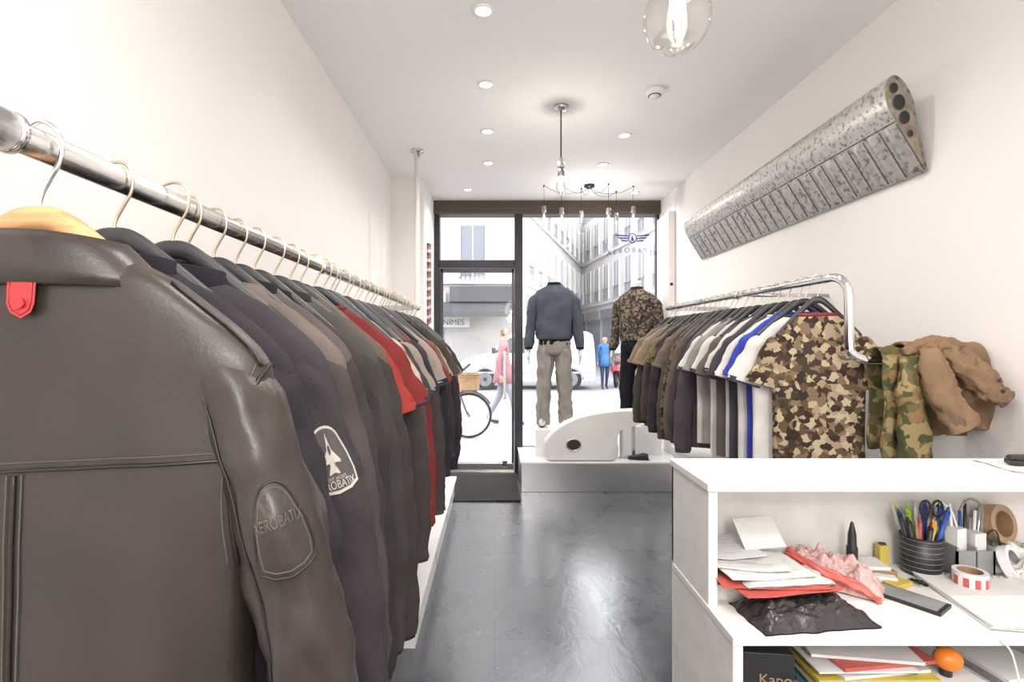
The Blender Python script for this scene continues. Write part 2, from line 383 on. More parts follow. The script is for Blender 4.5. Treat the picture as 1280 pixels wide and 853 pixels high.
def garment(name,X,Y,Z,yaw=0,hw=.235,L=.80,th=.036,sleeve='long',body=None,slv=None,cuff=None,hem=None,collar='crew',colm=None,fold=1,seed=0,hi=False,bands=None,kind='black',sl_out=1,slen=1,tilt=0,extra=None,drop=0,slw=1,slx=0):
    body=body or cloth('#333333'); slv=slv or body; cuff=cuff or slv; hem=hem or body; colm=colm or body
    k=hw/.25
    tab=[(-.118,.085*k,.55*th),(-.128,.105*k,.75*th),(-.15,.148*k,.95*th),(-.175,.18*k,th),(-.20,.212*k,th),(-.225,.238*k,th),(-.245,.249*k,th*.98),(-.275,.25*k,th*.98),(-.33,.240*k,1.05*th),(-.42,.230*k,1.12*th),(-.55,.226*k,1.15*th),(-.70,.228*k,1.12*th),(-.118-L,.228*k,1.0*th)]
    tab=[t for t in tab if t[0]>=-.118-L]
    sd=Vector((seed*3.7,seed*1.3,seed*.7))
    def disp(x,z,front):
        t=min(1,max(0,(-.2-z)/.35))
        n1=noise.noise(Vector((x*9,z*3.2,front*5))+sd)
        n2=noise.noise(Vector((x*22+z*6,z*7-x*4,front*3))+sd)
        v=math.sin(x*42+seed*2+3*noise.noise(Vector((x*3,z*2,0))+sd))
        return fold*(.013*n1*(.4+t)+.004*n2*(.5+t)+.0045*v*t*t)
    def tp(a,z,off=0):
        w,t=lerp_tab(tab,z); c,s=math.cos(a),math.sin(a)
        x=w*math.copysign(abs(c)**.92,c); fr=1 if s>0 else -1
        y=-(t+off)*math.copysign(abs(s)**.62,s)
        d=disp(x,z,fr)*min(1,abs(s)*1.6)
        return Vector((x+ (off*math.copysign(1,c)*(1-abs(s))),y-fr*d,z))
    def tx(x,z,off=0):
        w,t=lerp_tab(tab,z); q=min(1,abs(x)/w)**(1/.92); return tp(math.acos(math.copysign(q,x)),z,off)
    o=M()
    nz=70 if hi else 34; na=96 if hi else 44
    zs=[-.118-L*(i/nz)**1.25 for i in range(nz+1)]
    rs=[[tp(2*pi*j/na,z) for j in range(na)] for z in zs]
    ze=-.118-L
    def mf(i):
        z=zs[i]
        if z<ze+.05 and hem is not body: return hem
        if bands:
            for a,b,m in bands:
                if a>=z>=b: return m
        return body
    o.rings(rs,body,True,False,False,True,mf)
    zi=ze+.02
    o.rings([rs[-1],[Vector((p.x*.96,p.y*.8,zi)) for p in rs[-1]]],hem,True,False,True)
    smp={}
    if sleeve!='none':
        for sx in (1,-1):
            if sleeve=='long':
                P=[(.180,-.245),(.200,-.29),(.228,-.40),(.257,-.55),(.278,-.75),(.283,-.93),(.284,-.97)]
                P=[(x*k+ (sl_out-1)*.12*max(0,(-z-.3))+(slx if i>1 else slx*(.4+i*.3)),-.24+(z+.24)*slen) for i,(x,z) in enumerate(P)]
                RX=[.045,.056,.058,.055,.050,.044,.040]; RY=[.8,1.1,1.25,1.25,1.15,1.0,.85]
                if slw!=1: RX=[.036,.044]+[r*slw for r in RX[2:]]; RY=[.72,.92]+[r*(slw+.08) for r in RY[2:]]
            else:
                P=[(.172,-.225),(.195,-.255),(.225,-.315),(.258,-.375),(.268,-.40)]
                P=[(x*k,z) for x,z in P]; RX=[.045,.060,.066,.068,.069]; RY=[.8,.95,1.0,1.0,1.0]
            nn=len(P)-1; sub=(12 if hi else 6)
            Q=catmull([(x,0,z) for x,z in P],sub); NQ=len(Q)
            def sp(t,a,off=0,Q=Q,NQ=NQ,RX=RX,RY=RY,nn=nn,sx=sx):
                f=t*(NQ-1); i=min(int(f),NQ-2); c=Q[i].lerp(Q[i+1],f-i)
                T=(Q[min(i+2,NQ-1)]-Q[max(i-1,0)]).normalized(); S=Vector((-T.z,0,T.x))
                g=t*nn; a0=min(int(g),nn-1); rx=RX[a0]+(RX[a0+1]-RX[a0])*(g-a0); ry=(RY[a0]+(RY[a0+1]-RY[a0])*(g-a0))*th
                w=fold*(.010*noise.noise(Vector((math.cos(a)*1.2,math.sin(a)*1.2,c.z*16))+sd+Vector((sx,0,0)))+.006*noise.noise(Vector((math.cos(a)*3+c.z*9,math.sin(a)*3,c.z*28))+sd))*min(1,t*6)*(1 if t<.93 else .3)
                p=c+S*(rx+off+w)*math.cos(a)+Vector((0,-1,0))*(ry+off+w)*math.sin(a)
                return Vector((p.x*sx,p.y,p.z))
            n_a=40 if hi else 20
            rs=[[sp(i/(NQ-1),2*pi*j/n_a) for j in range(n_a)] for i in range(NQ)]
            ci=int(NQ*(.93 if sleeve=='long' else .9))
            o.rings(rs,slv,True,True,False,True,lambda i:cuff if i>=ci else slv)
            o.rings([rs[-1],[p+Vector((0,0,.02)) for p in rs[-1]]],cuff,True,False,True)
            smp[sx]=sp
    def ring(w,t,z,dip=0): 
        return [Vector((w*math.cos(2*pi*j/36),-t*math.sin(2*pi*j/36),z-dip*abs(math.cos(2*pi*j/36))**2)) for j in range(36)]
    if collar=='fold':
        o.rings([ring(.085*k,th*.7,-.15),ring(.082*k,th*.75,-.110),ring(.092*k,th*.92,-.101,.008),ring(.108*k,th*1.08,-.110,.016),ring(.132*k,th*1.2,-.135,.014),ring(.147*k,th*1.22,-.156,.006),ring(.140*k,th*1.05,-.159,.0)],colm,True,False,False)
    elif collar=='stand':
        o.rings([ring(.100*k,th*.9,-.135),ring(.096*k,th*.95,-.115,.01),ring(.088*k,th*.95,-.095,.01),ring(.082*k,th*.8,-.092,.01),ring(.085*k,th*.7,-.13)],colm,True,False,False)
    else:
        o.tube([(.092*k*math.cos(2*pi*j/32),-.72*th*math.sin(2*pi*j/32),-.120) for j in range(32)],.007,colm,8,closed=True)
    if extra: extra(o,tx,smp,tp)
    ob=o.obj(name,loc=(X,Y,Z-drop),rot=(0,tilt,yaw))
    make_hanger(kind,ob,drop,min(1,hw/.235))
    return ob

RX_,RZ_=-.50,1.615
o=M(); o.cyl((RX_,-.2,RZ_),(RX_,3.40,RZ_),.0165,m_steel,28); o.cyl((RX_,-.25,RZ_),(RX_,.535,RZ_),.0215,m_steel,28); o.cyl((RX_,.535,RZ_),(RX_,.545,RZ_),.0225,m_chrome,28)
for y in (1.52,3.40): o.cyl((RX_,y-.02,RZ_),(RX_,y+.02,RZ_),.021,m_chrome,20)
o.tube([(RX_,3.40,RZ_),(RX_-.03,3.43,RZ_),(XL+.01,3.43,RZ_)],.0165,m_steel,20); o.cyl((XL,3.43,RZ_),(XL+.012,3.43,RZ_),.04,m_steel,24)
o.tube([(RX_,-.2,RZ_),(XL,-.2,RZ_)],.0165,m_steel,20); o.cyl((XL,-.2,RZ_),(XL+.012,-.2,RZ_),.04,m_steel,24)
o.obj('clothes_rail')
o=M(); o.cyl((-.60,4.1,0),(-.60,4.1,H),.018,m_white,20); o.lathe([(.05,0),(.05,-.012),(.03,-.02),(.022,-.05),(.018,-.05)],m_steel,(-.60,4.1,H)); o.obj('support_pole')

m_leather=mat('dark_leather',(.029,.0215,.0175),.36,bump=.06,bscale=300,var=.15,vscale=6,spec=.5,bump2=.16,b2scale=11)
m_leather2=mat('leather_seam',(.011,.009,.008),.4)
m_redl=mat('red_leather',(.45,.025,.03),.4,bump=.15,bscale=200)
m_thread=mat('thread',(.09,.074,.063),.7)
m_patch=mat('patch_dark',(.070,.060,.062),.9,bump=.3,bscale=500)
m_patchw=mat('patch_embroidery',(.46,.42,.37),.9,bump=.3,bscale=500)
def shield():
    pts=[]
    for i in range(13): 
        a=pi*(.12)+pi*(.76)*i/12; pts.append((.62*math.cos(a)*1.35*(.75),.35+.62*math.sin(a)))
    return [(.80,.05)]+pts+[(-.80,.05),(-.92,-.45),(-.92,-.80),(-.5,-.92),(0,-.97),(.5,-.92),(.92,-.80),(.92,-.45)]
def map_patch(o,fn,pts,m,center=(0,0)):
    rs=[]; K=6
    for q in range(K+1):
        t=q/K; rs.append([fn(center[0]+(u-center[0])*t,center[1]+(v-center[1])*t) for u,v in pts])
    o.rings(rs[::-1],m,True,False,False)
def hero_extra(o,tx,smp,tp):
    z=-.345
    o.tube([tx(-.228+.456*i/40,z-.006*math.cos(i/40*pi),.002) for i in range(41)],.0020,m_leather2,6)
    o.tube([tx(-.228+.456*i/40,z+.008-.006*math.cos(i/40*pi),.0015) for i in range(41)],.0007,m_thread,5)
    for dx,r,m in ((0,.002,m_leather2),(-.007,.0007,m_thread),(.007,.0007,m_thread)):
        o.tube([tx(.018+dx,z-.004-.50*i/50,.0015) for i in range(51)],r,m,6)
    for sx in (1,-1):
        o.tube([tp((pi/2-sx*(pi/2-.16)),-.152-.09*i/16,.003) for i in range(17)],.0018,m_leather2,6)
        sp=smp[sx]
        C=((.247,-.240),(.240,-.262),(.230,-.295),(.222,-.33),(.218,-.37),(.219,-.41),(.223,-.45))
        o.tube([tx(sx*x,zz,.003) for x,zz in C],.0026,m_leather2,6,4)
        o.tube([tx(sx*(x-.007),zz,.002) for x,zz in C],.0009,m_thread,6,4)
        o.tube([sp(t/30,2.0,.001) for t in range(3,30)],.0012,m_leather2,6)
    sp=smp[1]
    fn=lambda u,v,off=.0022: sp(.345+(-v)*.060,1.12-u*.66,off)
    map_patch(o,fn,shield(),m_leather)
    pts=shield(); o.tube([fn(u,v) for u,v in pts],.0013,m_leather2,6,closed=True)
    o.tube([fn(u*.86,v*.88) for u,v in pts],.0007,m_thread,6,closed=True)
    o.text('AEROBATIX',.34,m_thread,lambda u,v: fn(u*.80,.15+v,.0035))
    f2=lambda u,v:tx(.028+u*.013,-.172+v*.021,.009)
    map_patch(o,f2,[(-1,1),(1,1),(1,-.3),(.75,-.7),(0,-1),(-.75,-.7),(-1,-.3)],m_redl)
    o.tube([f2(a*.8,b*.85) for a,b in [(-1,1),(1,1),(1,-.3),(.75,-.7),(0,-1),(-.75,-.7),(-1,-.3)]],.0005,m_leather2,5,closed=True)
    c=tx(.028,-.178,.0095); o.cyl((c.x,c.y-.003,c.z),(c.x,c.y,c.z),.0055,m_redl,14)
garment('leather_jacket',-.495,.575,RZ_,.02,hw=.25,L=.84,th=.048,body=m_leather,collar='fold',fold=.75,seed=3,hi=True,kind='wood',extra=hero_extra,sl_out=1.2,slw=.78,slx=.026)
def navy_extra(o,tx,smp,tp):
    sp=smp[1]
    W,Hh,t0,a0=.62,.066,.325,1.02
    fn=lambda u,v,off=.003: sp(t0-v*Hh,a0-u*W,off)
    map_patch(o,fn,[(u*1.06,v*1.04) for u,v in shield()],m_patchw)
    map_patch(o,lambda u,v:fn(u*.95,v*.95,.0042),shield(),m_patch)
    jet=[(0,.80),(.05,.45),(.09,.25),(.38,-.10),(.38,-.18),(.11,-.13),(.09,-.30),(.20,-.42),(.20,-.48),(0,-.42),(-.20,-.48),(-.20,-.42),(-.09,-.30),(-.11,-.13),(-.38,-.18),(-.38,-.10),(-.09,.25),(-.05,.45)]
    map_patch(o,lambda u,v:fn(u,v,.0054),jet,m_patchw,(0,0))
    map_patch(o,lambda u,v:fn(u*.05,.25+v*.15,.0065),[(math.cos(i),math.sin(i)) for i in [2*pi*k/10 for k in range(10)]],m_patch)
    o.text('AEROBATIX',.31,m_patchw,lambda u,v: fn(u*.95,-.76+v,.0056))
    o.text('FLIGHT JACKETS',.13,m_patchw,lambda u,v: fn(u,-.58+v,.0056))
LG=[
 (.695,'#2f2b31','#2c282e','#1e1b23','long','stand'),
 (.785,'#393437','#363134','#201d24','long','stand'),
 (.86,'#3b3638','#332f31','#1d1a20','long','stand'),
 (.94,'#655b56','#463f3e','#241f22','long','fold'),
 (1.02,'#524a4a','#383232','#1d1a1e','long','stand'),
 (1.10,'#3a3534','#302c2d','#1b191d','long','stand'),
 (1.20,'#474342','#393633','#282626','long','stand'),
 (1.29,'#5a4e45','#383130','#282224','long','fold')]
cl=lambda c:cloth(c)
i=0
for (y,b,s,c,t,co) in LG:
    m_b=cl(b)
    garment('bomber_jacket',RX_+(.022 if i==1 else 0),y,RZ_,R.uniform(-.04,.10),hw=R.uniform(.228,.24),L=R.uniform(.70,.76),th=.035,sleeve='long',body=m_b,slv=cl(s),cuff=cl(c),hem=cl(c),collar=co,colm=cl(c) if co=='stand' else m_b,fold=1.0,seed=10+i,hi=(i<3),sl_out=(1.05,1.3,.9,.95,.85,.85,.8,.95)[i],extra=navy_extra if i==1 else None,slen=R.uniform(.88,.95),drop=R.uniform(0,.012))
    i+=1
seq=[('#8c3530','s'),('#6d2b2a','s'),('#3d3737','l'),('#963b34','s'),('#b0a597','s'),('#50474a','l'),('#3c373f','s'),('#8a8177','s'),('#753130','l'),('#312e36','s'),('#433b3c','l'),('#948a80','s'),('#524440','s'),('#37353d','l'),('#7e3330','s'),('#675c53','s'),('#2f2e35','l'),('#9a9083','s'),('#48413c','s'),('#43363b','l'),('#883431','s'),('#312f37','l'),('#766b62','s'),('#3f3b41','s'),('#353137','l'),('#762e2d','l'),('#8a302e','l')]
y=1.37
for i,(c,t) in enumerate(seq):
    m_b=cl(c)
    bd=None
    if t=='s' and i%3==0: bd=[(-.36,-.40,cl('#c8c0b4')),(-.40,-.44,cl('#2c2a38'))]
    garment('polo_shirt' if t=='s' else 'jacket',RX_+R.uniform(-.01,.01),y,RZ_,R.uniform(-.05,.14),hw=R.uniform(.212,.235),L=R.uniform(.62,.74),th=.030,sleeve='short' if t=='s' else 'long',body=m_b,cuff=cl('#2a2832') if i%2 else m_b,hem=cl('#2a2832') if t=='l' else m_b,collar=('fold','crew','stand')[i%3],fold=1.0,seed=40+i,bands=bd,slen=R.uniform(.80,.95),sl_out=.9,drop=R.uniform(0,.03))
    y+=.0755

o=M(); o.box(XL+.002,-.36,2.40,4.75,0,.16,m_white); o.box(XL+.002,-.34,2.38,4.76,.16,.18,m_white)
for yy in (3.25,4.0): o.box(-.362,-.358,yy,yy+.004,.02,.15,m_dk)
o.obj('storage_plinth',bevel=.003)
o=M(); o.box(1.37,XR-.004,1.7,4.03,0,.58,m_white); o.box(1.35,XR-.004,1.69,4.04,.58,.60,m_white)
for yy in (2.3,2.9,3.5): o.box(1.366,1.371,yy,yy+.004,.04,.56,m_dk)
o.obj('storage_cabinet',bevel=.003)

QX,QZ=1.28,1.640
o=M()
P=[(QX,3.9,QZ),(QX,2.06,QZ),(QX,1.98,QZ-.003),(QX+.006,1.935,QZ-.03),(QX+.01,1.92,QZ-.08),(QX+.01,1.92,1.40),(QX+.02,1.92,1.355),(QX+.06,1.92,1.333),(QX+.12,1.92,1.33),(XR,1.92,1.33)]
Q=[P[0]]+[tuple(v) for v in catmull(P[1:],6)]
o.tube(Q,.0165,m_chrome,20); o.cyl((XR-.012,1.92,1.33),(XR,1.92,1.33),.04,m_chrome,24)
o.tube([(QX,3.9,QZ),(QX+.03,3.93,QZ),(XR,3.93,QZ)],.0165,m_chrome,16)
o.cyl((QX,2.75,QZ),(QX,2.79,QZ),.021,m_chrome,18); o.tube([(QX,2.77,QZ),(XR,2.77,QZ)],.009,m_chrome,10)
o.obj('clothes_rail')
c_tee=camo('camo_tee_print',['#3a2f27','#a5937a','#61503e','#b8a98c','#463a2f','#7e6c58'],44,.5)
c_olive=camo('camo_olive_print',['#39352a','#5f563f','#2c2a24','#6f6348'],50,.8)
rs_=[(2.06,c_tee,'tee',None),(2.16,'#dcd9d6','tee','#39404e'),(2.235,'#3d48a8','tee',None),(2.315,'#d8d5d2','tee',None),(2.395,'#45424a','tee',None),(2.475,'#d0ccc8','tee','#3a3436'),(2.55,'#605853','tee',None),(2.63,'#d4d1cd','tee','#3a3a44'),(2.71,'#8b8886','tee',None),(2.79,'#cdc9c5','tee','#4a4a50'),(2.87,'#544b50','long',None),(2.95,'#463e40','long',None),(3.03,'#625652','long',None),(3.11,c_olive,'long',None),(3.19,'#544b46','long',None),(3.27,'#72635a','tee',None),(3.35,'#393539','long',None),(3.43,c_olive,'tee',None),(3.51,'#6f675f','tee',None),(3.59,'#504542','long',None),(3.67,'#8f7d68','tee',None),(3.75,'#464140','long',None),(3.83,'#817366','tee',None)]
for i,(y,c,t,cf) in enumerate(rs_):
    m_b=c if not isinstance(c,str) else cl(c)
    garment('camo_t_shirt' if i==0 else ('t_shirt' if t=='tee' else 'sweatshirt'),QX-(.022 if i==0 else 0)+R.uniform(-.01,.01),y,QZ,(-.36 if i==0 else R.uniform(-.20,-.02)),hw=R.uniform(.21,.225) if i else .172,L=R.uniform(.64,.70),th=.030 if i else .026,sleeve='short' if t=='tee' else 'long',body=m_b,cuff=cl(cf) if cf else m_b,collar='crew' if t=='tee' else 'stand',colm=cl(cf) if cf else (cl('#8a4038') if i==0 else None),fold=1.0,seed=80+i,hi=(i==0),slen=R.uniform(.72,.82),drop=.018 if i==0 else R.uniform(0,.02))

# draped garments on the pipe
m_olive2=camo('duck_camo_print',['#6a6045','#876d4c','#494e36','#94855e','#595436'],30,1.0,False)
m_brown=mat('brown_corduroy',(.225,.14,.08),.85,bump=.5,bscale=260,var=.2,vscale=12,stretch=(1,1,.2),bump2=.3,b2scale=22)
m_brownin=mat('brown_lining',(.17,.12,.08),.9,var=.2)
def drape(o,x0,x1,y,zt,zf,zb,r,m,seed,amp=.02,n=44,skew=0):
    path=[]
    for i in range(20): path.append((-r-.004*i/15,zf+(zt-r-zf)*i/19))
    for i in range(1,12): a=pi-pi*i/12; path.append((r*math.cos(a),zt-r+r*math.sin(a)))
    for i in range(12): path.append((r,zt-r+(zb-zt+r)*i/11))
    rs=[]
    for i in range(n+1):
        u=i/n; x=x0+(x1-x0)*u; row=[]
        for (dy,z) in path:
            g=min(1,max(0,(zt-z)/.08))
            w=amp*(math.sin(u*14+seed+z*8)*.6+noise.noise(Vector((u*5+seed,z*9,dy*8)))*1.6)*(.25+g)
            xx=x+.02*noise.noise(Vector((u*3,z*8,seed)))+skew*(zt-z)
            row.append((xx,y+dy-(w if dy<0 else -w*.3),z+.012*noise.noise(Vector((u*4,seed,0)))))
        rs.append(row)
    o.rings(rs,m,True,False,False,False)
def lump_tube(o,pts,rad,m,seed,amp=.012,seg=28,sub=8,flat=.75,openend=None):
    P=catmull(pts,sub); n=len(P); up=None; rs=[]
    for i,p in enumerate(P):
        T=(P[min(i+1,n-1)]-P[max(i-1,0)]).normalized()
        if up is None: up=Vector((0,1,0))
        S=T.cross(up).normalized(); up=S.cross(T).normalized()
        t=i/(n-1)*(len(rad)-1); a=int(min(t,len(rad)-2)); q=rad[a]+(rad[a+1]-rad[a])*(t-a)
        ring=[]
        for j in range(seg):
            an=2*pi*j/seg; w=amp*(noise.noise(Vector((math.cos(an)*1.5+seed,math.sin(an)*1.5,i*.35)))+.7*noise.noise(Vector((math.cos(an)*4+seed,math.sin(an)*4,i*.8))))
            ring.append(p+S*(q+w)*math.cos(an)+up*(q*flat+w)*math.sin(an))
        rs.append(ring)
    if openend:
        o.rings(rs,m,True,True,False)
        c=P[-1]; T=(P[-1]-P[-2]).normalized()
        o.rings([rs[-1],[c+(p-c)*.86+T*.004 for p in rs[-1]],[c+(p-c)*.8-T*.05 for p in rs[-1]]],openend,True,False,True)
    else: o.rings(rs,m,True)
o=M(); drape(o,1.385,1.53,1.92,1.375,.86,1.0,.035,m_olive2,2,.014)
lump_tube(o,[(1.46,1.85,1.34),(1.45,1.835,1.2),(1.46,1.83,1.0),(1.46,1.83,.86)],[.03,.045,.05,.05],m_olive2,4,.010,24,8,.6)
ob=o.obj('camo_trousers',fix=False); s=ob.modifiers.new('s','SOLIDIFY'); s.thickness=.005
o=M(); drape(o,1.46,1.735,1.91,1.39,1.09,1.05,.055,m_brown,7,.030,skew=.05)
ob=o.obj('corduroy_jacket',fix=False); s=ob.modifiers.new('s','SOLIDIFY'); s.thickness=.008
o=M()
lump_tube(o,[(1.53,1.86,1.385),(1.50,1.80,1.30),(1.51,1.77,1.21),(1.55,1.74,1.11)],[.03,.050,.052,.054],m_brown,1,.016,openend=m_brownin)
lump_tube(o,[(1.58,1.86,1.39),(1.61,1.81,1.31),(1.66,1.77,1.24),(1.70,1.74,1.205)],[.025,.042,.038,.022],m_brown,4,.016)
lump_tube(o,[(1.44,1.86,1.36),(1.50,1.85,1.385),(1.58,1.85,1.385),(1.66,1.85,1.34),(1.71,1.82,1.25)],[.015,.024,.028,.028,.018],m_brown,9,.012)
lump_tube(o,[(1.62,1.84,1.37),(1.68,1.80,1.28),(1.725,1.77,1.20)],[.02,.026,.012],m_brown,19,.010)
for q in range(3): o.ball((1.66+.012*q,1.735,1.27-.035*q),.007,m_dk,6,(1,.5,1))
o.obj('sleeve_folds',parent=ob)

# ---------------- aircraft flap on the wall
def alumat():
    m,nt,b=base('weathered_aluminium'); N=nt.nodes; L=nt.links
    tc=N.new('ShaderNodeTexCoord'); n=N.new('ShaderNodeTexNoise'); n.inputs['Scale'].default_value=45; n.inputs['Detail'].default_value=8; L.new(tc.outputs['Object'],n.inputs['Vector'])
    r=N.new('ShaderNodeValToRGB'); r.color_ramp.elements[0].position=.33; r.color_ramp.elements[1].position=.50
    r.color_ramp.elements[0].color=(.25,.22,.19,1); r.color_ramp.elements[1].color=(.56,.55,.53,1); L.new(n.outputs['Fac'],r.inputs[0]); L.new(r.outputs[0],b.inputs['Base Color'])
    b.inputs['Metallic'].default_value=.6
    n3=N.new('ShaderNodeTexNoise'); n3.inputs['Scale'].default_value=7; L.new(tc.outputs['Object'],n3.inputs['Vector'])
    rr=N.new('ShaderNodeMapRange'); rr.inputs['To Min'].default_value=.25; rr.inputs['To Max'].default_value=.55; L.new(n3.outputs['Fac'],rr.inputs['Value']); L.new(rr.outputs[0],b.inputs['Roughness'])
    return m
m_alw=alumat(); m_alend=mat('flap_end_rib',(.32,.27,.21),.5,.4,var=.3,vscale=25); m_seam=mat('flap_seam',(.13,.115,.10),.6,.4)
o=M()
LE=Vector((1.598,0,2.468)); TE=Vector((1.738,0,2.083)); d=(TE-LE); c=d.length; d.normalize()
nrm=Vector((d.z,0,-d.x))
def naca(x):
    hm=.15
    if x<.28: q=1-x/.28; return hm*math.sqrt(max(0,1-q*q))
    return hm*(1-(x-.28)/.72)+.004
NP=30; us=[(1-math.cos(pi*i/NP))/2 for i in range(NP+1)]
Y0,Y1=2.12,4.42; NR=23; NYS=NR*8
def prof(y,scale):
    pts=[]; fr=(y-Y0)/(Y1-Y0)*NR; ph=fr-math.floor(fr); rib=max(0,1-(abs(ph-.5)/.26)**2)
    for u in us[::-1]:
        h=naca(u)*c; e=0
        if .46<u<.985: e=.013*rib*min(1,(u-.46)/.03,(.985-u)/.02)
        pts.append(TE+(LE-TE)*scale*(1-u)+nrm*(h*scale+e))
    for u in us[1:-1]: pts.append(TE+(LE-TE)*scale*(1-u)-nrm*naca(u)*c*scale*.75)
    return [Vector((min(p.x,1.746),y,p.z)) for p in pts]
rs=[prof(Y0+(Y1-Y0)*i/NYS,1-.12*i/NYS) for i in range(NYS+1)]
o.rings(rs,m_alw,True,False,True)
def fpnt(y,u,off): 
    sc_=1-.12*(y-Y0)/(Y1-Y0); return Vector((0,y,0))+TE+(LE-TE)*sc_*(1-u)+nrm*(naca(u)*c*sc_+off)
o.tube([fpnt(Y0+(Y1-Y0)*i/30,.435,.001) for i in range(31)],.0025,m_seam,6)
for i in range(NR+1):
    y=Y0+(Y1-Y0)*i/NR; y=min(max(y,Y0+.004),Y1-.004)
    o.tube([fpnt(y,.46+.52*q/6,.0008) for q in range(7)],.0030,m_seam,5)
inner=[Vector((p.x,Y0+.012,p.z)) for p in rs[0]]; ce=sum(inner,Vector())/len(inner); inner=[ce+(p-ce)*.96 for p in inner]
o.rings([rs[0],inner],m_alw,False,False,False)
o.add(inner,[tuple(range(len(inner)))],m_alend)
for u,r in ((.12,.018),(.27,.027),(.43,.023),(.60,.012)):
    p=LE+(TE-LE)*u-Vector((.004,0,0))
    vs=[(p.x+r*.9*math.cos(2*pi*k/20),Y0+.010,p.z+r*1.15*math.sin(2*pi*k/20)) for k in range(20)]
    o.add(vs,[tuple(range(20))],m_dk); o.tube([(v[0],Y0+.009,v[2]) for v in vs],.0018,m_seam,6,closed=True)
for i in range(60):
    y=Y0+.03+i*.038; o.ball(fpnt(y,.40,.0005),.0028,m_seam,4); o.ball(fpnt(y,.20,.0005),.0022,m_seam,4)
o.ball((1.70,3.35,2.475),.02,m_dk,8); o.tube([(1.70,3.35,2.46),(1.745,3.35,2.48)],.008,m_dk,8)
o.obj('aircraft_wing_flap')

# ---------------- lights fixtures
def downlight(x,y,w=7):
    o=M(); o.lathe([(.048,0),(.048,-.006),(.036,-.008),(.034,-.003)],m_ring,(x,y,H)); o.lathe([(.0,-.004),(.034,-.004),(.034,-.002)],m_lamp,(x,y,H)); o.obj('recessed_downlight')
    l=bpy.data.lights.new('downlight_lamp','SPOT'); l.energy=w*4; l.spot_size=2.6; l.spot_blend=1; l.shadow_soft_size=.03; l.color=(1,.95,.90)
    ob=bpy.data.objects.new('downlight_lamp',l); ob.location=(x,y,H-.02); bpy.context.scene.collection.objects.link(ob)
for x,y in ((-.05,2.36),(-.05,3.04),(-.05,3.72),(-.05,4.38),(-.26,5.15),(.935,3.79),(.91,4.42),(1.39,5.25),(-.05,1.0),(.93,1.0),(.93,2.2),(-.05,-.4),(.93,-.4),(.45,-1.8)): downlight(x,y)
m_cord=mat('lamp_cord',(.02,.02,.02),.6); m_sock=mat('lamp_socket',(.35,.31,.29),.35,.8)
def bulb(o,x,y,z,r,stretch=1.25,fr=.012):
    o.lathe([(.0,.0),(.012,0),(.021,-.01),(.022,-.06),(.018,-.066)],m_sock,(x,y,z),20)
    n=14; pr=[(.014,-.06)]
    R2=r; cz=-.07-r*stretch
    for i in range(2,n+1):
        a=pi*i/n; pr.append((max(R2*math.sin(a),.0),cz+R2*stretch*math.cos(a)))
    o.lathe(pr,m_bulbglass,(x,y,z),26)
    for k in range(6):
        a=2*pi*k/6+.3; q=r*.26
        o.tube([(x+q*.6*math.cos(a),y+q*.6*math.sin(a),z-.075),(x+q*math.cos(a),y+q*math.sin(a),z-.07-r*1.0),(x+q*.8*math.cos(a),y+q*.8*math.sin(a),z-.07-r*stretch*1.45)],.0006+r*fr,m_fil,5,3)
    o.cyl((x,y,z-.07),(x,y,z-.07-r*stretch*.9),.0025,m_bulbglass,8)
o=M(); x,y=.42,3.33
o.lathe([(.05,0),(.05,-.018),(.02,-.03),(0,-.03)],m_steel,(x,y,H)); o.cyl((x,y,H-.03),(x,y,2.54),.0045,m_cord,8)
o.lathe([(.008,.04),(.02,.02),(.024,-.02),(.024,-.03)],m_steel,(x,y,2.52)); bulb(o,x,y,2.50,.032,1.7); o.obj('pendant_lamp')
o=M(); x,y=.325,.94; o.lathe([(.05,0),(.05,-.018),(.02,-.03),(0,-.03)],m_steel,(x,y,H)); o.cyl((x,y,H-.03),(x,y,2.105),.0035,m_cord,8); bulb(o,x,y,2.108,.058,1.08); o.obj('pendant_lamp')
o=M(); cx0,cy0=.90,5.0
o.lathe([(.05,0),(.05,-.022),(.02,-.035),(0,-.035)],m_black,(cx0,cy0,H))
for dx,dy,zz in ((-.43,0,2.68),(-.27,-.06,2.65),(-.06,.10,2.66),(.17,-.05,2.65),(.42,.02,2.68),(.30,.2,2.66)):
    hx,hy=cx0+dx,cy0+dy
    o.tube([(cx0,cy0,H-.03),(cx0+dx*.3,cy0+dy*.3,H-.08),(cx0+dx*.7,cy0+dy*.7,H-.07),(hx,hy,H-.012),(hx,hy,H-.05),(hx,hy,zz)],.002,m_cord,6,5)
    o.ball((hx,hy,H-.01),.009,m_black,6); bulb(o,hx,hy,zz,.022,1.3)
o.obj('spider_chandelier')
o=M(); o.lathe([(.055,0),(.055,-.015),(.045,-.03),(.03,-.034),(.028,-.045),(0,-.047)],m_white,(.943,3.11,H)); o.lathe([(.03,-.0335),(.036,-.0335),(.036,-.0365),(.030,-.0365)],m_dk,(.943,3.11,H)); o.obj('smoke_detector')
for gx,gy in ((.4,-.9),(.4,-2.2)):
    o=M(); o.cyl((gx,gy,H),(gx,gy,2.32),.004,m_cord,8); o.lathe([(.05,0),(.05,-.018),(0,-.03)],m_steel,(gx,gy,H)); o.lathe([(.0,.05),(.03,.045),(.05,.0)],m_steel,(gx,gy,2.30)); o.ball((gx,gy,2.18),.14,m_fillglobe,20); o.obj('fill_globe')  # unseen globes behind the camera, added to brighten ceiling and walls

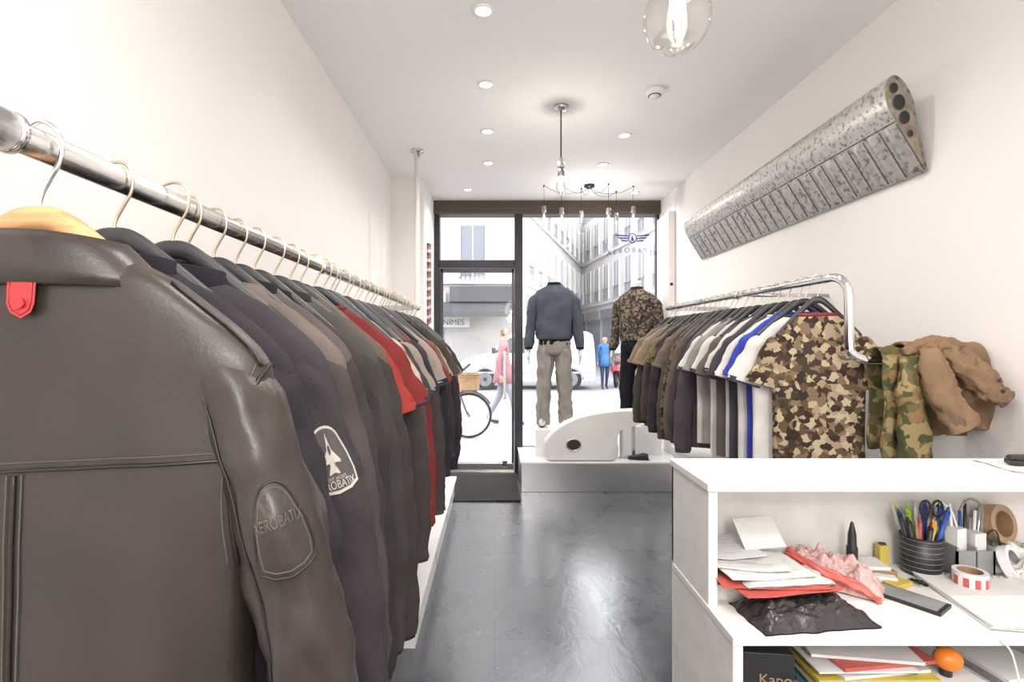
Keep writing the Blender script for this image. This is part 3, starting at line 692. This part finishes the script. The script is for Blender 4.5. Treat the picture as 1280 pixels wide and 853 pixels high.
# ---------------- counter
CX0,CX1=.497,1.742; ZT=1.07; ZD=.784
o=M(); W=m_whiteworn
o.box(CX0-.004,CX1,1.22,1.485,ZT-.02,ZT,W)
o.box(CX0,CX0+.022,1.226,1.48,ZD,ZT-.02,W)
o.box(CX0,CX1,1.465,1.48,0,ZT-.02,W)
o.box(CX0,CX0+.022,1.10,1.465,0,ZD-.018,W)
o.box(CX0-.002,CX1,1.095,1.465,ZD-.018,ZD,W)
o.box(CX0+.022,CX1,1.12,1.465,.585,.60,W)
o.box(CX1-.022,CX1,1.10,1.465,0,ZT-.02,W)
o.box(1.28,1.30,1.12,1.465,.60,ZD-.018,W)
o.box(CX0+.022,CX1,1.14,1.465,.08,.10,W)
o.obj('shop_counter',bevel=.0025)
m_paper=mat('paper',(.70,.69,.68),.8,var=.03); m_red=mat('red_folder',(.50,.10,.08),.35); m_print=mat('printed_text',(.38,.38,.40),.8)
m_bag=mat('black_poly_bag',(.030,.026,.028),.2,bump=.4,bscale=40); m_bubble=mat('pink_wrap',(.62,.40,.38),.4,bump=.6,bscale=120,var=.2,vscale=60)
m_clear=mat('clear_wrap',(.60,.585,.57),.15,bump=.5,bscale=60,var=.2,vscale=30)
def sheet(o,cx,cy,z,w,h,rot,m,lift=0,th=.0012,seed=0,lines=0):
    n=10; rs=[]; c,s=math.cos(rot),math.sin(rot)
    def P(u,v,dz=0):
        dx,dy=(u-.5)*w,(v-.5)*h
        return (cx+dx*c-dy*s,cy+dx*s+dy*c,z+dz+lift*(abs(u-.5)*2)**2+.004*noise.noise(Vector((u*2+seed,v*2,0))))
    top=[[P(i/n,j/n,th) for j in range(n+1)] for i in range(n+1)]; bot=[[P(i/n,j/n,0) for j in range(n+1)] for i in range(n+1)]
    o.rings(top,m,True,False,False,False); o.rings(bot,m,True,False,False,False)
    edge=[(i,0) for i in range(n)]+[(n,j) for j in range(n)]+[(n-i,n) for i in range(n)]+[(0,n-j) for j in range(n)]
    o.rings([[top[a][b] for a,b in edge],[bot[a][b] for a,b in edge]],m,False,False,False)
    for k in range(lines):
        v0=.9-k*.8/lines; u1=.9-.3*((k*7)%5)/5
        o.add([P(.1,v0,th+.0006),P(u1,v0,th+.0006),P(u1,v0-.011,th+.0006),P(.1,v0-.011,th+.0006)],[(0,1,2,3)],m_print)
def crumple(o,cx,cy,z,w,h,rot,hm,m,seed=0):
    n=46; top=[]
    for i in range(n+1):
        row=[]
        for j in range(n+1):
            u,v=i/n*2-1,j/n*2-1; e=(1-u**4)*(1-v**4); x=u*w*(1+.08*noise.noise(Vector((v*2,3+seed,0)))); y=v*h*(1+.10*noise.noise(Vector((u*3,7+seed,0))))
            hh=.003+e*(hm+hm*.6*noise.noise(Vector((u*3.5+seed,v*3,1)))+hm*.3*noise.noise(Vector((u*9+seed,v*7,5)))+hm*.12*noise.noise(Vector((u*18,v*14,seed))))
            row.append((cx+x*math.cos(rot)-y*math.sin(rot),cy+x*math.sin(rot)+y*math.cos(rot),z+max(.001,hh)))
        top.append(row)
    o.rings(top,m,True,False,False,False)
    o.rings([[(p[0],p[1],z+.0005) for p in r] for r in top],m,True,False,False,False)
o=M(); crumple(o,.690,1.185,ZD,.135,.070,.12,.036,m_bag,1); o.obj('black_plastic_bag',fix=False)
o=M(); o.box(.525,.74,1.26,1.40,ZD,ZD+.04,m_paper,.03); 
for k in range(6): sheet(o,.635+.004*k,1.32-.003*k,ZD+.041+k*.002,.23,.17,.03*k-.06,m_paper,0,.0015,k)
o.obj('document_pile')
o=M(); sheet(o,.655,1.245,ZD+.055,.24,.16,.16,m_red,.002,.003,1); sheet(o,.635,1.26,ZD+.060,.24,.16,-.02,m_red,.002,.002,5); o.obj('red_folder')
o=M(); crumple(o,.665,1.235,ZD+.0635,.105,.05,.1,.008,m_clear,9); o.obj('clear_document_sleeve',fix=False)
o=M(); sheet(o,.630,1.272,ZD+.074,.205,.15,.10,m_paper,.004,.002,2,12); sheet(o,.61,1.315,ZD+.079,.17,.17,-.10,m_paper,.006,.0015,3,9); sheet(o,.595,1.36,ZD+.086,.13,.15,.12,m_paper,.003,.0015,4,8); o.obj('paper_stack')
o=M(); o.T=Matrix.Translation((.680,1.36,ZD+.122))@Matrix.Rotation(.62,4,'X')@Matrix.Rotation(-.12,4,'Y'); o.box(-.05,.05,-.045,.045,-.002,.002,m_paper); o.prism([(-.049,.044),(.049,.044),(0,.0)],'z',.002,.003,m_paper); o.T=Matrix.Identity(4); o.obj('envelope')
o=M(); crumple(o,.850,1.350,ZD,.120,.050,-.72,.060,m_bubble,4); o.obj('pink_bubble_wrap',fix=False)
o=M(); lump_tube(o,[(.75,1.36,ZD+.078),(.80,1.30,ZD+.05),(.86,1.265,ZD+.03),(.90,1.23,ZD+.010)],[.008,.012,.011,.006],m_red,5,.006,flat=.35); o.obj('red_wrapping')
m_kraft=mat('kraft_box',(.32,.20,.11),.7,var=.1); m_yel=mat('yellow_label',(.55,.43,.08),.5); m_grn=mat('green_plastic',(.33,.55,.05),.4); m_org=mat('orange_plastic',(.80,.22,.02),.35); m_blu=mat('blue_plastic',(.03,.08,.35),.35); m_gry=mat('grey_plastic',(.26,.26,.27),.4)
o=M(); o.box(.91,1.04,1.36,1.45,ZD,ZD+.02,m_kraft,.06); o.box(.92,1.03,1.37,1.44,ZD+.02,ZD+.03,m_paper,-.1); o.box(.985,1.045,1.31,1.345,ZD,ZD+.012,m_yel,.4); o.box(.96,1.02,1.335,1.36,ZD,ZD+.018,m_paper,-.3); o.obj('small_box_stack',bevel=.002)
o=M(); o.lathe([(.012,0),(.0135,.002),(.0135,.035),(.011,.04),(.010,.07),(.004,.10),(.0,.105)],m_black,(.955,1.41,ZD+.03),18); o.obj('marker_pen')
o=M(); o.box(1.045,1.072,1.43,1.453,ZD,ZD+.06,m_yel); o.box(1.05,1.067,1.435,1.448,ZD+.06,ZD+.066,m_black); o.obj('glue_bottle',bevel=.003)
o=M(); cx,cy=1.135,1.405
o.lathe([(.042,0),(.044,.002),(.047,.10),(.044,.10),(.041,.006),(0,.006)],m_black,(cx,cy,ZD),28)
for k in range(7): o.tube([(cx+(.0445+.0004*k)*math.cos(2*pi*j/24),cy+(.0445+.0004*k)*math.sin(2*pi*j/24),ZD+.01+k*.014) for j in range(24)],.0007,m_gry,5,closed=True)
pc=[m_grn,m_yel,m_org,m_blu,m_black,m_gry,m_grn,m_red,m_black,m_blu,m_yel,m_white,m_black,m_blu,m_grn,m_black,m_org,m_gry,m_blu,m_black,m_kraft,m_gry]
for k,mm in enumerate(pc):
    a=k*2.4; r=.010+.026*((k*5)%7)/7; bx,by=cx+r*.5*math.cos(a),cy+r*.5*math.sin(a); tx_,ty=cx+(r+.030)*math.cos(a),min(1.45,cy+(r+.012)*math.sin(a)); L_=.13+.05*((k*3)%5)/5; rd=.0045+.002*(k%3==0)
    o.tube([(bx,by,ZD+.01),(tx_,ty,ZD+L_)],rd,mm,8); o.tube([(tx_,ty,ZD+L_),(tx_+(tx_-bx)*.1,ty,ZD+L_+.015)],[rd,.0015],mm,8)
for sx in(-1,1): 
    o.tube([(cx+.02+sx*.016+.014*math.cos(q*pi/6),cy-.01,ZD+.172+.022*math.sin(q*pi/6)) for q in range(12)],.0035,m_black,6,closed=True)
    o.tube([(cx+.015,cy-.01,ZD+.02),(cx+.02+sx*.008,cy-.01,ZD+.152)],.0035,m_steel,6)
o.obj('pen_cup')
o=M()
for a in ((1.20,1.30,1.37,1.375,0,.07),(1.20,1.30,1.44,1.445,0,.09),(1.20,1.205,1.37,1.44,0,.08),(1.295,1.30,1.37,1.44,0,.08),(1.25,1.253,1.37,1.44,0,.08),(1.20,1.30,1.37,1.44,0,.004)):
    o.box(a[0],a[1],a[2],a[3],ZD+a[4],ZD+a[5],m_gry)
o.box(1.21,1.245,1.39,1.42,ZD+.004,ZD+.12,m_white,.3); o.box(1.258,1.29,1.385,1.43,ZD+.004,ZD+.11,m_paper,.1)
for k in range(9): o.tube([(1.212+k*.009,1.41,ZD+.02),(1.195+k*.014,1.42,ZD+.14+.02*(k%3))],.004,(m_black,m_gry,m_white,m_steel,m_blu)[k%5],7)
o.tube([(1.21,1.42,ZD+.05),(1.18,1.42,ZD+.15),(1.19,1.42,ZD+.18),(1.225,1.42,ZD+.165),(1.235,1.41,ZD+.12)],.003,m_white,6,5)
o.tube([(1.27,1.42,ZD+.08),(1.25,1.42,ZD+.15),(1.275,1.42,ZD+.19),(1.31,1.42,ZD+.17),(1.30,1.41,ZD+.10)],.003,m_gry,6,5)
o.tube([(1.29,1.40,ZD+.09),(1.31,1.38,ZD+.12),(1.33,1.38,ZD+.05),(1.36,1.37,ZD+.02),(1.40,1.33,ZD+.004)],.002,m_black,6,6)
o.obj('desk_organiser')
m_tape=mat('brown_tape',(.36,.24,.13),.35)
def roll(o,c,r,w,m,mi,tilt):
    o.T=Matrix.Translation(c)@Matrix.Rotation(tilt[0],4,'X')@Matrix.Rotation(tilt[1],4,'Y')
    o.lathe([(r,-w),(r,w),(r*.72,w),(r*.72,-w),(r,-w)],m,(0,0,0),30,False); o.lathe([(r*.72,-w*1.01),(r*.72,w*1.01),(r*.67,w*1.01),(r*.67,-w*1.01),(r*.72,-w*1.01)],mi,(0,0,0),30,False); o.T=Matrix.Identity(4)
o=M(); roll(o,(1.355,1.42,ZD+.125),.050,.014,m_tape,m_kraft,(1.35,.3)); o.obj('packing_tape_roll')
o=M(); roll(o,(1.33,1.36,ZD+.045),.042,.010,m_white,m_gry,(1.1,.5)); o.obj('label_roll')
o=M(); o.ball((1.385,1.41,ZD+.04),.058,m_clear,28,(1.2,.7,.65),.05,2,26); o.obj('crumpled_plastic_bag')
o=M(); crumple(o,1.41,1.345,ZD,.10,.05,.2,.05,m_clear,12); o.obj('packing_wrap',fix=False)
o=M(); roll(o,(1.185,1.315,ZD+.022),.036,.022,m_paper,m_kraft,(0,0))
for k in range(10): 
    a=2*pi*k/10; 
    vs=[(1.185+.0366*math.cos(a+q),1.315+.0366*math.sin(a+q),ZD+.022+z) for q,z in ((-.16,-.012),(.16,-.012),(.16,.012),(-.16,.012))]
    o.add(vs,[(0,1,2,3)],m_red)
o.obj('sticker_roll')
o=M(); o.box(-.036,.036,-.07,.07,0,.008,m_black); o.box(-.032,.032,-.062,.062,.008,.0085,m_gry); o.obj('smartphone',loc=(.985,1.255,ZD),rot=(0,0,.6),bevel=.003)
o=M()
for k in range(3): o.tube([(1.08+k*.02+.014*math.cos(q*pi/6),1.35+.01*(k%2)+.014*math.sin(q*pi/6),ZD+.003+.002*k) for q in range(12)],.0018,m_steel,6,closed=True)
for k in range(7): o.box(1.06+k*.012,1.07+k*.012,1.32,1.355,ZD+.001,ZD+.006,(m_steel,m_black)[k%2],.4*k)
o.obj('key_ring')
o=M(); 
for k in range(4): sheet(o,0,0,.001+k*.003,.40,.27,.01*k-.01,m_paper,.0,.0022,k)
for k in range(26):
    x=-.19+k*.0152; o.tube([(x,.128+.009*math.cos(q*pi/5),.008+.009*math.sin(q*pi/5)) for q in range(10)],.0012,m_gry,5,closed=True)
o.box(-.2,.2,-.135,.135,0,.002,m_gry)
o.obj('spiral_notebook',loc=(1.275,1.225,ZD),rot=(0,0,-.16))
o=M(); sheet(o,1.36,1.36,ZT,.2,.14,.2,m_paper,0,.001,4,6); sheet(o,1.40,1.38,ZT+.003,.18,.14,-.1,m_paper,0,.001,4,6); o.obj('paper_sheet')
o=M(); o.box(-.07,.07,-.018,.018,0,.012,m_black); o.prism([(-.07,.014),(-.065,.022),(.05,.034),(.068,.030),(.07,.018),(-.05,.012)],'y',-.015,.015,m_black); o.box(-.06,.06,-.012,.012,.012,.016,m_steel); o.obj('stapler',loc=(1.42,1.37,ZT+.006),rot=(0,0,-.35),bevel=.002)
zc=.60
o=M(); o.box(.545,.655,1.14,1.30,zc,zc+.125,m_black,-.12); o.text('Kapo',.032,m_kraft,lambda u,v:(.600+u,1.127-.12*u,zc+.075+v)); o.obj('black_gift_box',bevel=.002)
o=M(); cols=[m_paper,mat('mag_a',(.50,.28,.18),.4),m_paper,mat('mag_b',(.10,.30,.40),.4),m_paper,m_paper,mat('mag_c',(.55,.46,.28),.4),m_paper,mat('mag_d',(.30,.05,.18),.4),m_yel,m_paper,mat('mag_e',(.05,.22,.18),.4),m_paper,m_red,m_paper]
z=zc
for k,mm in enumerate(cols):
    t=.004+.004*((k*3)%4)/3; o.box(.70+.02*((k*5)%3),.92+.015*((k*7)%4),1.14+.01*(k%3),1.36,z,z+t,mm,.16*math.sin(k*2.1)); z+=t+.0008
o.obj('magazine_stack')
o=M(); o.ball((1.005,1.17,zc+.095),.024,m_org,16,(1.2,1,1)); o.cyl((1.0,1.17,zc+.06),(1.0,1.17,zc+.08),.012,m_black,12); o.box(.96,1.06,1.14,1.30,zc,zc+.06,m_paper,.1); o.obj('orange_stress_toy',bevel=.001)
o=M(); o.tube([(1.04,1.10,ZD+.002),(1.06,1.085,ZD-.02),(1.08,1.088,ZD-.08),(1.10,1.088,ZD-.15),(1.09,1.09,ZD-.25)],.002,m_white,8,6); o.obj('white_cable')
o=M(); 
for k in range(5): o.box(1.09+.005*k,1.25,1.16,1.38,zc+k*.012,zc+k*.012+.011,(m_paper,m_gry)[k%2],.03*k)
o.obj('paper_pile',bevel=.001)

# ---------------- exterior
m_pav=mat('pavement',(.25,.25,.265),.8,bump=.2,bscale=30,var=.08,vscale=3); m_road=mat('asphalt',(.20,.20,.215),.8,bump=.3,bscale=60,var=.1)
slab('ground_pavement',(-14,16,5.72,9.6,-.12,-.02),m_pav); slab('ground_road',(-40,60,9.6,90,-.2,-.09),m_road)
slab('trim_kerb',(-14,16,9.45,9.62,-.14,-.015),m_pav)
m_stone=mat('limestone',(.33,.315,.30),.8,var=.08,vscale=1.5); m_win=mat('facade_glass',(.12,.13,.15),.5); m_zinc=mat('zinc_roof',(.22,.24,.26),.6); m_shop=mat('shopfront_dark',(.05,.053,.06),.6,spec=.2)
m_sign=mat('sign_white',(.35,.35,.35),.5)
m_stone2=mat('glare_limestone',(.66,.64,.62),.8,var=.05,vscale=1.5); m_win2=mat('glare_facade_glass',(.36,.38,.41),.6); m_rail2=mat('glare_ironwork',(.30,.31,.33),.6); m_shop2=mat('glare_shopfront',(.26,.26,.28),.6)  # lighter copies of the facade materials, washed-out daylight put into the colour
def building(name,x0,y0,ang,Ln,D,Ht,pale=False):
    ms,mw,mr,mh=(m_stone2,m_win2,m_rail2,m_shop2) if pale else (m_stone,m_win,m_shop,m_shop)
    o=M(); o.T=Matrix.Translation((x0,y0,-.09))@Matrix.Rotation(ang,4,'Z')
    o.box(0,Ln,0,D,0,Ht,ms); o.prism([(.05,Ht),(1.2,Ht+2.4),(D-1,Ht+2.4),(D,Ht)],'x',0,Ln,m_zinc)
    fl=3.1; n=int((Ht-3.8)/fl); bd=.10 if pale else .25
    for k in range(n):
        z=4.2+k*fl; o.box(-.1,Ln+.1,-bd,0,z-.35,z-.2,ms)
        nb=int(Ln/2.0)
        for j in range(nb):
            x=.6+j*2.0
            o.box(x,x+1.0,-.03,.0,z,z+2.1,mw); o.box(x-.1,x,-.08,0,z-.05,z+2.2,ms); o.box(x+1,x+1.1,-.08,0,z-.05,z+2.2,ms); o.box(x+.47,x+.53,-.05,0,z,z+2.1,ms if pale else m_sign)
            for q in range(6): o.box(x+q*.19,x+.03+q*.19,-bd+.03,-bd+.05,z-.2,z+.6,mr)
            o.box(x-.05,x+1.1,-bd+.02,-bd+.06,z+.58,z+.62,mr)
    for j in range(int(Ln/3.5)):
        x=.4+j*3.5; o.box(x,x+3.0,-.04,0,.4,2.8,mw); o.box(x-.1,x+3.1,-(.15 if pale else .3),0,2.9,3.5,mh if j%2==0 else m_sign); o.box(x+1.4,x+1.5,-.06,0,.2,2.8,mh)
    return o.obj(name)
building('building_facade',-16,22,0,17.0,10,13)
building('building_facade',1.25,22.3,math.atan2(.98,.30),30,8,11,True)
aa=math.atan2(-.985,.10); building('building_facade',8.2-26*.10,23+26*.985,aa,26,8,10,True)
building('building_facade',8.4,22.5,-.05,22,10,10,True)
o=M(); o.prism([(21.6,3.0),(20.4,2.55),(20.4,2.35),(20.45,2.35),(20.45,2.5),(21.6,2.9)],'x',-2.4,.8,m_shop); o.text('ANIMES',.32,m_shop,lambda u,v:(-1.75+u,21.3,2.15+v)); o.box(-2.5,-1.0,21.32,21.36,1.95,2.35,m_sign); o.box(-1.8,.7,21.3,21.65,3.0,3.6,m_shop); o.obj('shop_awning')
m_van=mat('van_white',(.42,.42,.43),.3,coat=.3); m_vglass=mat('van_glass',(.04,.045,.05),.15); m_tyre=mat('tyre',(.02,.02,.022),.8,spec=.2); m_rim=mat('rim',(.15,.15,.16),.4,.5)
o=M()
pf=[(0,.28),(-.03,.5),(0,.78),(.2,.95),(.75,1.08),(.95,1.15),(1.45,1.62),(1.65,1.74),(2.0,1.80),(3.6,1.80),(3.98,1.74),(4.10,1.55),(4.15,.8),(4.15,.28)]
pc_=[(p.x,p.y) for p in catmull([(a,b,0) for a,b in pf],3)]
rs=[]
for yy,ins in ((0,.10),(.04,.03),(.14,0),(1.5,0),(1.62,.03),(1.66,.10)):
    rs.append([(2.05+(x-2.05)*(1-ins*.3),yy+max(0,(z-.95))*.10*(1 if yy<.8 else -1),.28+(z-.28)*(1-ins*.25)) for x,z in pc_])
o.rings(rs,m_van,True)
sl=lambda z:max(0,(z-.95))*.10-.012
def vp(poly,m,off=0): o.add([(x,sl(z)-off,z) for x,z in poly],[tuple(range(len(poly)))],m)
vp([(1.05,1.14),(1.52,1.58),(1.98,1.60),(1.98,1.12)],m_vglass,.004)
vp([(.06,.62),(.30,.82),(.36,.78),(.14,.58)],m_vglass,.004)
o.box(2.02,2.03,-.006,.0,.35,1.6,m_gry); o.box(3.02,3.03,-.006,.0,.35,1.6,m_gry); o.box(.1,4.1,-.012,0,.50,.56,m_gry); o.box(1.78,1.92,-.02,0,1.0,1.03,m_gry)
o.box(.98,1.10,-.15,.0,1.12,1.28,m_black)
for wx in (.78,3.38):
    for yy in (-.01,1.46):
        o.cyl((wx,yy+.0,.325),(wx,yy+.2,.325),.325,m_tyre,30); o.cyl((wx,yy-.008,.325),(wx,yy+.02,.325),.21,m_rim,20); o.cyl((wx,yy-.02,.325),(wx,yy,.325),.06,m_black,12)
    o.tube([(wx+.37*math.cos(a*pi/12),-.008,.325+.37*math.sin(a*pi/12)) for a in range(0,13)],.022,m_gry,6)
o.box(-.04,.3,.15,1.5,.25,.42,m_gry)
o.obj('delivery_van',loc=(-1.06,16,-.09))
def bicycle(loc,yaw=0):
    o=M(); mf=mat('bike_frame',(.05,.055,.06),.35,.4); ml=mat('wicker',(.26,.16,.085),.8,bump=.6,bscale=120,var=.3,vscale=60)
    for wx in (0,-1.03):
        o.tube([(wx+.315*math.cos(a*pi/20),0,.335+.315*math.sin(a*pi/20)) for a in range(40)],.018,m_tyre,8,closed=True)
        o.tube([(wx+.293*math.cos(a*pi/20),0,.335+.293*math.sin(a*pi/20)) for a in range(40)],.009,m_chrome,6,closed=True)
        for k in range(20):
            a=2*pi*k/20; o.tube([(wx+.02*math.cos(a+.8),.02*(-1)**k,.335+.02*math.sin(a+.8)),(wx+.29*math.cos(a),0,.335+.29*math.sin(a))],.0015,m_gry,4)
        o.cyl((wx,-.05,.335),(wx,.05,.335),.02,m_chrome,12)
        o.tube([(wx+.35*math.cos(a),0,.335+.35*math.sin(a)) for a in [.5+.2*q for q in range(12)]],.014,mf,6)
    hd=(-.16,0,.78); bb=(-.60,0,.29); st=(-.74,0,.72); rw=(-1.03,0,.335)
    for yy in (-.045,.045): o.tube([(0,yy,.335),(-.05,yy,.42),(-.14,yy*.6,.68),hd],.010,mf,8,3); o.tube([bb,(rw[0],yy,rw[2])],.009,mf,6); o.tube([(st[0],0,st[2]),(rw[0],yy,rw[2])],.008,mf,6)
    o.tube([hd,(-.175,0,.88),(-.19,0,.98)],.016,mf,10); o.tube([(-.17,0,.80),(-.35,0,.5),bb],.016,mf,10,4); o.tube([(-.165,0,.70),(-.40,0,.42),bb],.014,mf,10,4); o.tube([bb,st,(-.77,0,.86)],.014,mf,10)
    o.tube([(-.36,-.28,.97),(-.22,-.22,.99),(-.17,0,.98),(-.22,.22,.99),(-.36,.28,.97)],.012,m_chrome,8,5); 
    for yy in (-1,1): o.tube([(-.32,yy*.262,.98),(-.43,yy*.29,.965)],.017,m_black,8)
    o.ball((-.80,0,.90),.13,m_black,12,(1,.6,.3)); o.cyl((bb[0],-.06,bb[2]),(bb[0],.06,bb[2]),.03,m_chrome,12); o.cyl((bb[0],-.05,bb[2]),(bb[0],-.044,bb[2]),.09,m_chrome,20)
    o.box(-.62,-.56,-.16,-.09,.12,.14,m_black); o.box(-.64,-.58,.09,.16,.44,.46,m_black)
    def rr(w,d,z): 
        pts=[]
        for q in range(32):
            a=2*pi*q/32; c,s=math.cos(a),math.sin(a); pts.append((.0+w*math.copysign(abs(c)**.5,c),d*math.copysign(abs(s)**.5,s),z+.003*(-1)**q))
        return pts
    o.rings([rr(.11+.05*k/6,.14+.04*k/6,.70+.04*k) for k in range(7)],ml,False,True,False); o.rings([rr(.155,.175,.94),rr(.15,.17,.72)],ml,False,False,False)
    for k in range(7): o.tube([tuple(p) for p in rr(.113+.05*k/6,.143+.04*k/6,.70+.04*k)],.009,ml,6,closed=True)
    o.obj('bicycle',loc=loc,rot=(0,0,yaw))
bicycle((-.37,7.7,-.02),.05)
def person(name,loc,yaw,coat,trous,hair,hgt=1.72,stride=.25,skin='#a5806c'):
    V=[];E=[];Rd=[]
    def j(p,r,par=None):
        V.append(p);Rd.append(r); k=len(V)-1
        if par is not None: E.append((par,k))
        return k
    pe=j((0,0,.93),.13); ab=j((0,0,1.08),.12,pe); ch=j((0,.01,1.28),.145,ab); sh=j((0,.0,1.42),.10,ch); nk=j((0,.01,1.50),.052,sh); hb=j((0,.02,1.56),.07,nk); hm=j((0,.03,1.63),.088,hb); ht=j((0,.02,1.70),.07,hm)
    for s in (-1,1):
        st=stride*s
        hp=j((.085*s,0,.88),.095,pe); kn=j((.09*s,st*.5+.05,.50),.062,hp); an=j((.09*s,st+(-.06 if st<0 else .0),.10),.042,kn); ft=j((.095*s,st+.06,.045),.04,an); to=j((.10*s,st+.15,.03),.032,ft)
        sd=j((.19*s,0,1.40),.06,sh); el=j((.25*s,-st*.35-.02,1.12),.046,sd); wr=j((.24*s,-st*.7+.08,.90),.032,el); pm=j((.235*s,-st*.7+.11,.84),.033,wr)
        for f in range(4): 
            a=j((.235*s,-st*.7+.09+.018*f,.80),.010,pm); j((.23*s,-st*.7+.10+.018*f,.755),.008,a)
        a=j((.215*s,-st*.7+.145,.83),.011,pm); j((.205*s,-st*.7+.16,.80),.008,a)
    me=bpy.data.meshes.new('sk'); me.from_pydata(V,E,[]); o=bpy.data.objects.new('sk',me); bpy.context.scene.collection.objects.link(o)
    sk=o.modifiers.new('s','SKIN'); sk.use_smooth_shade=True; o.modifiers.new('ss','SUBSURF').levels=2
    for i,r in enumerate(Rd): me.skin_vertices[0].data[i].radius=(r,r*(.8 if i in(0,1,2,3) else 1)); me.skin_vertices[0].data[i].use_root=(i==0)
    dg=bpy.context.evaluated_depsgraph_get(); dg.update()
    m2=bpy.data.meshes.new_from_object(o.evaluated_get(dg)); bpy.data.objects.remove(o)
    ms=[cloth(coat),cloth(trous),mat('skin_tone',skin,.5),mat('hair_tone',hair,.6),m_black]
    m2.materials.clear()
    for m in ms: m2.materials.append(m)
    for p in m2.polygons:
        c=p.center; p.use_smooth=True
        if c.z>1.50: p.material_index=3 if (c.z>1.69 or c.y<.02 and c.z>1.56) else 2
        elif c.z<.07: p.material_index=4
        elif abs(c.x)>.17 and c.z<.88 : p.material_index=2
        elif c.z<.86: p.material_index=1
        else: p.material_index=0
    m2.name=name; ob=bpy.data.objects.new(name,m2); bpy.context.scene.collection.objects.link(ob); ob.location=loc; ob.rotation_euler=(0,0,yaw); ob.scale=(hgt/1.75,)*3
    o=M(); sm=ms[2]
    o.ball((0,.118,1.625),.014,sm,6,(.8,1.2,1.5))
    for s in(-1,1): o.ball((.03*s,.105,1.65),.010,m_black,6); o.ball((.088*s,.02,1.63),.022,sm,6,(.4,.7,1.2))
    o.box(-.022,.022,.108,.112,1.583,1.590,m_redl)
    o.rings([[(w*math.cos(2*pi*q/24),d*math.sin(2*pi*q/24),z) for q in range(24)] for w,d,z in ((.15,.12,1.15),(.175,.15,.95),(.20,.19,.74),(.195,.185,.74))],ms[0],True,False,True)
    o.obj('details',parent=ob)
person('pedestrian',(.15,9.0,-.02),-pi/2,'#8f6468','#7f7f86','#4a3c36',1.68,.22)
person('pedestrian',(3.42,16.4,-.09),pi,'#3a628f','#33384a','#3c342f',1.66,.10)
def scooter(x,y,yaw,col):
    o=M(); mb=mat('scooter_body',col,.3,coat=.5)
    for wx in (-.6,.6): o.tube([(wx+.2*math.cos(a*pi/12),0,.26+.2*math.sin(a*pi/12)) for a in range(24)],.055,m_tyre,8,closed=True); o.cyl((wx,-.04,.26),(wx,.04,.26),.10,m_rim,14)
    o.prism([(-.85,.55),(-.75,.78),(-.1,.80),(.0,.55),(.3,.35),(.42,.95),(.36,1.0),(.2,.5),(.0,.30),(-.3,.28),(-.5,.45)],'y',-.14,.14,mb)
    o.prism([(-.80,.78),(-.78,.86),(-.3,.90),(.0,.83),(.0,.78)],'y',-.13,.13,m_black)
    o.tube([(.6,0,.26),(.42,0,.85),(.36,0,1.05)],.035,m_gry,8); o.tube([(.28,-.32,1.06),(.36,0,1.05),(.28,.32,1.06)],.02,m_black,8); o.prism([(.40,.98),(.44,1.35),(.42,1.35),(.37,1.0)],'y',-.2,.2,m_gry)
    o.obj('motor_scooter',loc=(x,y,-.09),rot=(0,0,yaw),bevel=.02)
scooter(4.1,17.4,1.2,(.25,.03,.03)); scooter(5.2,17.8,1.0,(.04,.04,.05)); scooter(6.3,18.4,1.2,(.1,.1,.12))

# ---------------- lighting
w=bpy.data.worlds.new('World'); bpy.context.scene.world=w; w.use_nodes=True
bg=w.node_tree.nodes['Background']; bg.inputs[0].default_value=(.95,.97,1,1); bg.inputs[1].default_value=5.6
def area(name,loc,rot,sx,sy,e,col=(1,1,1)):
    l=bpy.data.lights.new(name,'AREA'); l.shape='RECTANGLE'; l.size=sx; l.size_y=sy; l.energy=e; l.color=col
    o=bpy.data.objects.new(name,l); o.location=loc; o.rotation_euler=rot; bpy.context.scene.collection.objects.link(o)
area('rear_fill_light',(.4,-1.3,H-.03),(0,0,0),1.8,2.2,38,(1,.975,.95))  # soft fill added out of view behind the camera
def pt(name,x,y,z,e,r=.012,col=(1,.93,.84)):
    l=bpy.data.lights.new(name,'POINT'); l.energy=e; l.shadow_soft_size=r; l.color=col
    o=bpy.data.objects.new(name,l); o.location=(x,y,z); bpy.context.scene.collection.objects.link(o)
pt('bulb_lamp',.325,.94,1.975,7); pt('bulb_lamp',.42,3.33,2.36,9); pt('bulb_lamp',.9,4.95,2.55,6)
for gx,gy in ((.4,-.9),(.4,-2.2)): pt('fill_globe_light',gx,gy,2.18-.22,42,.06,(1,.97,.94))  # fill light for the added globes

sc=bpy.context.scene
sc.view_settings.view_transform='Standard'; sc.view_settings.look='None'; sc.view_settings.exposure=.16
cam=bpy.data.cameras.new('camera'); cam.sensor_width=36; cam.lens=36*660/1280; cam.shift_x=22/1280; cam.shift_y=0; cam.clip_start=.02; cam.clip_end=300
co=bpy.data.objects.new('camera',cam); co.location=(0,0,1.40); co.rotation_euler=(pi/2,0,0); sc.collection.objects.link(co); sc.camera=co
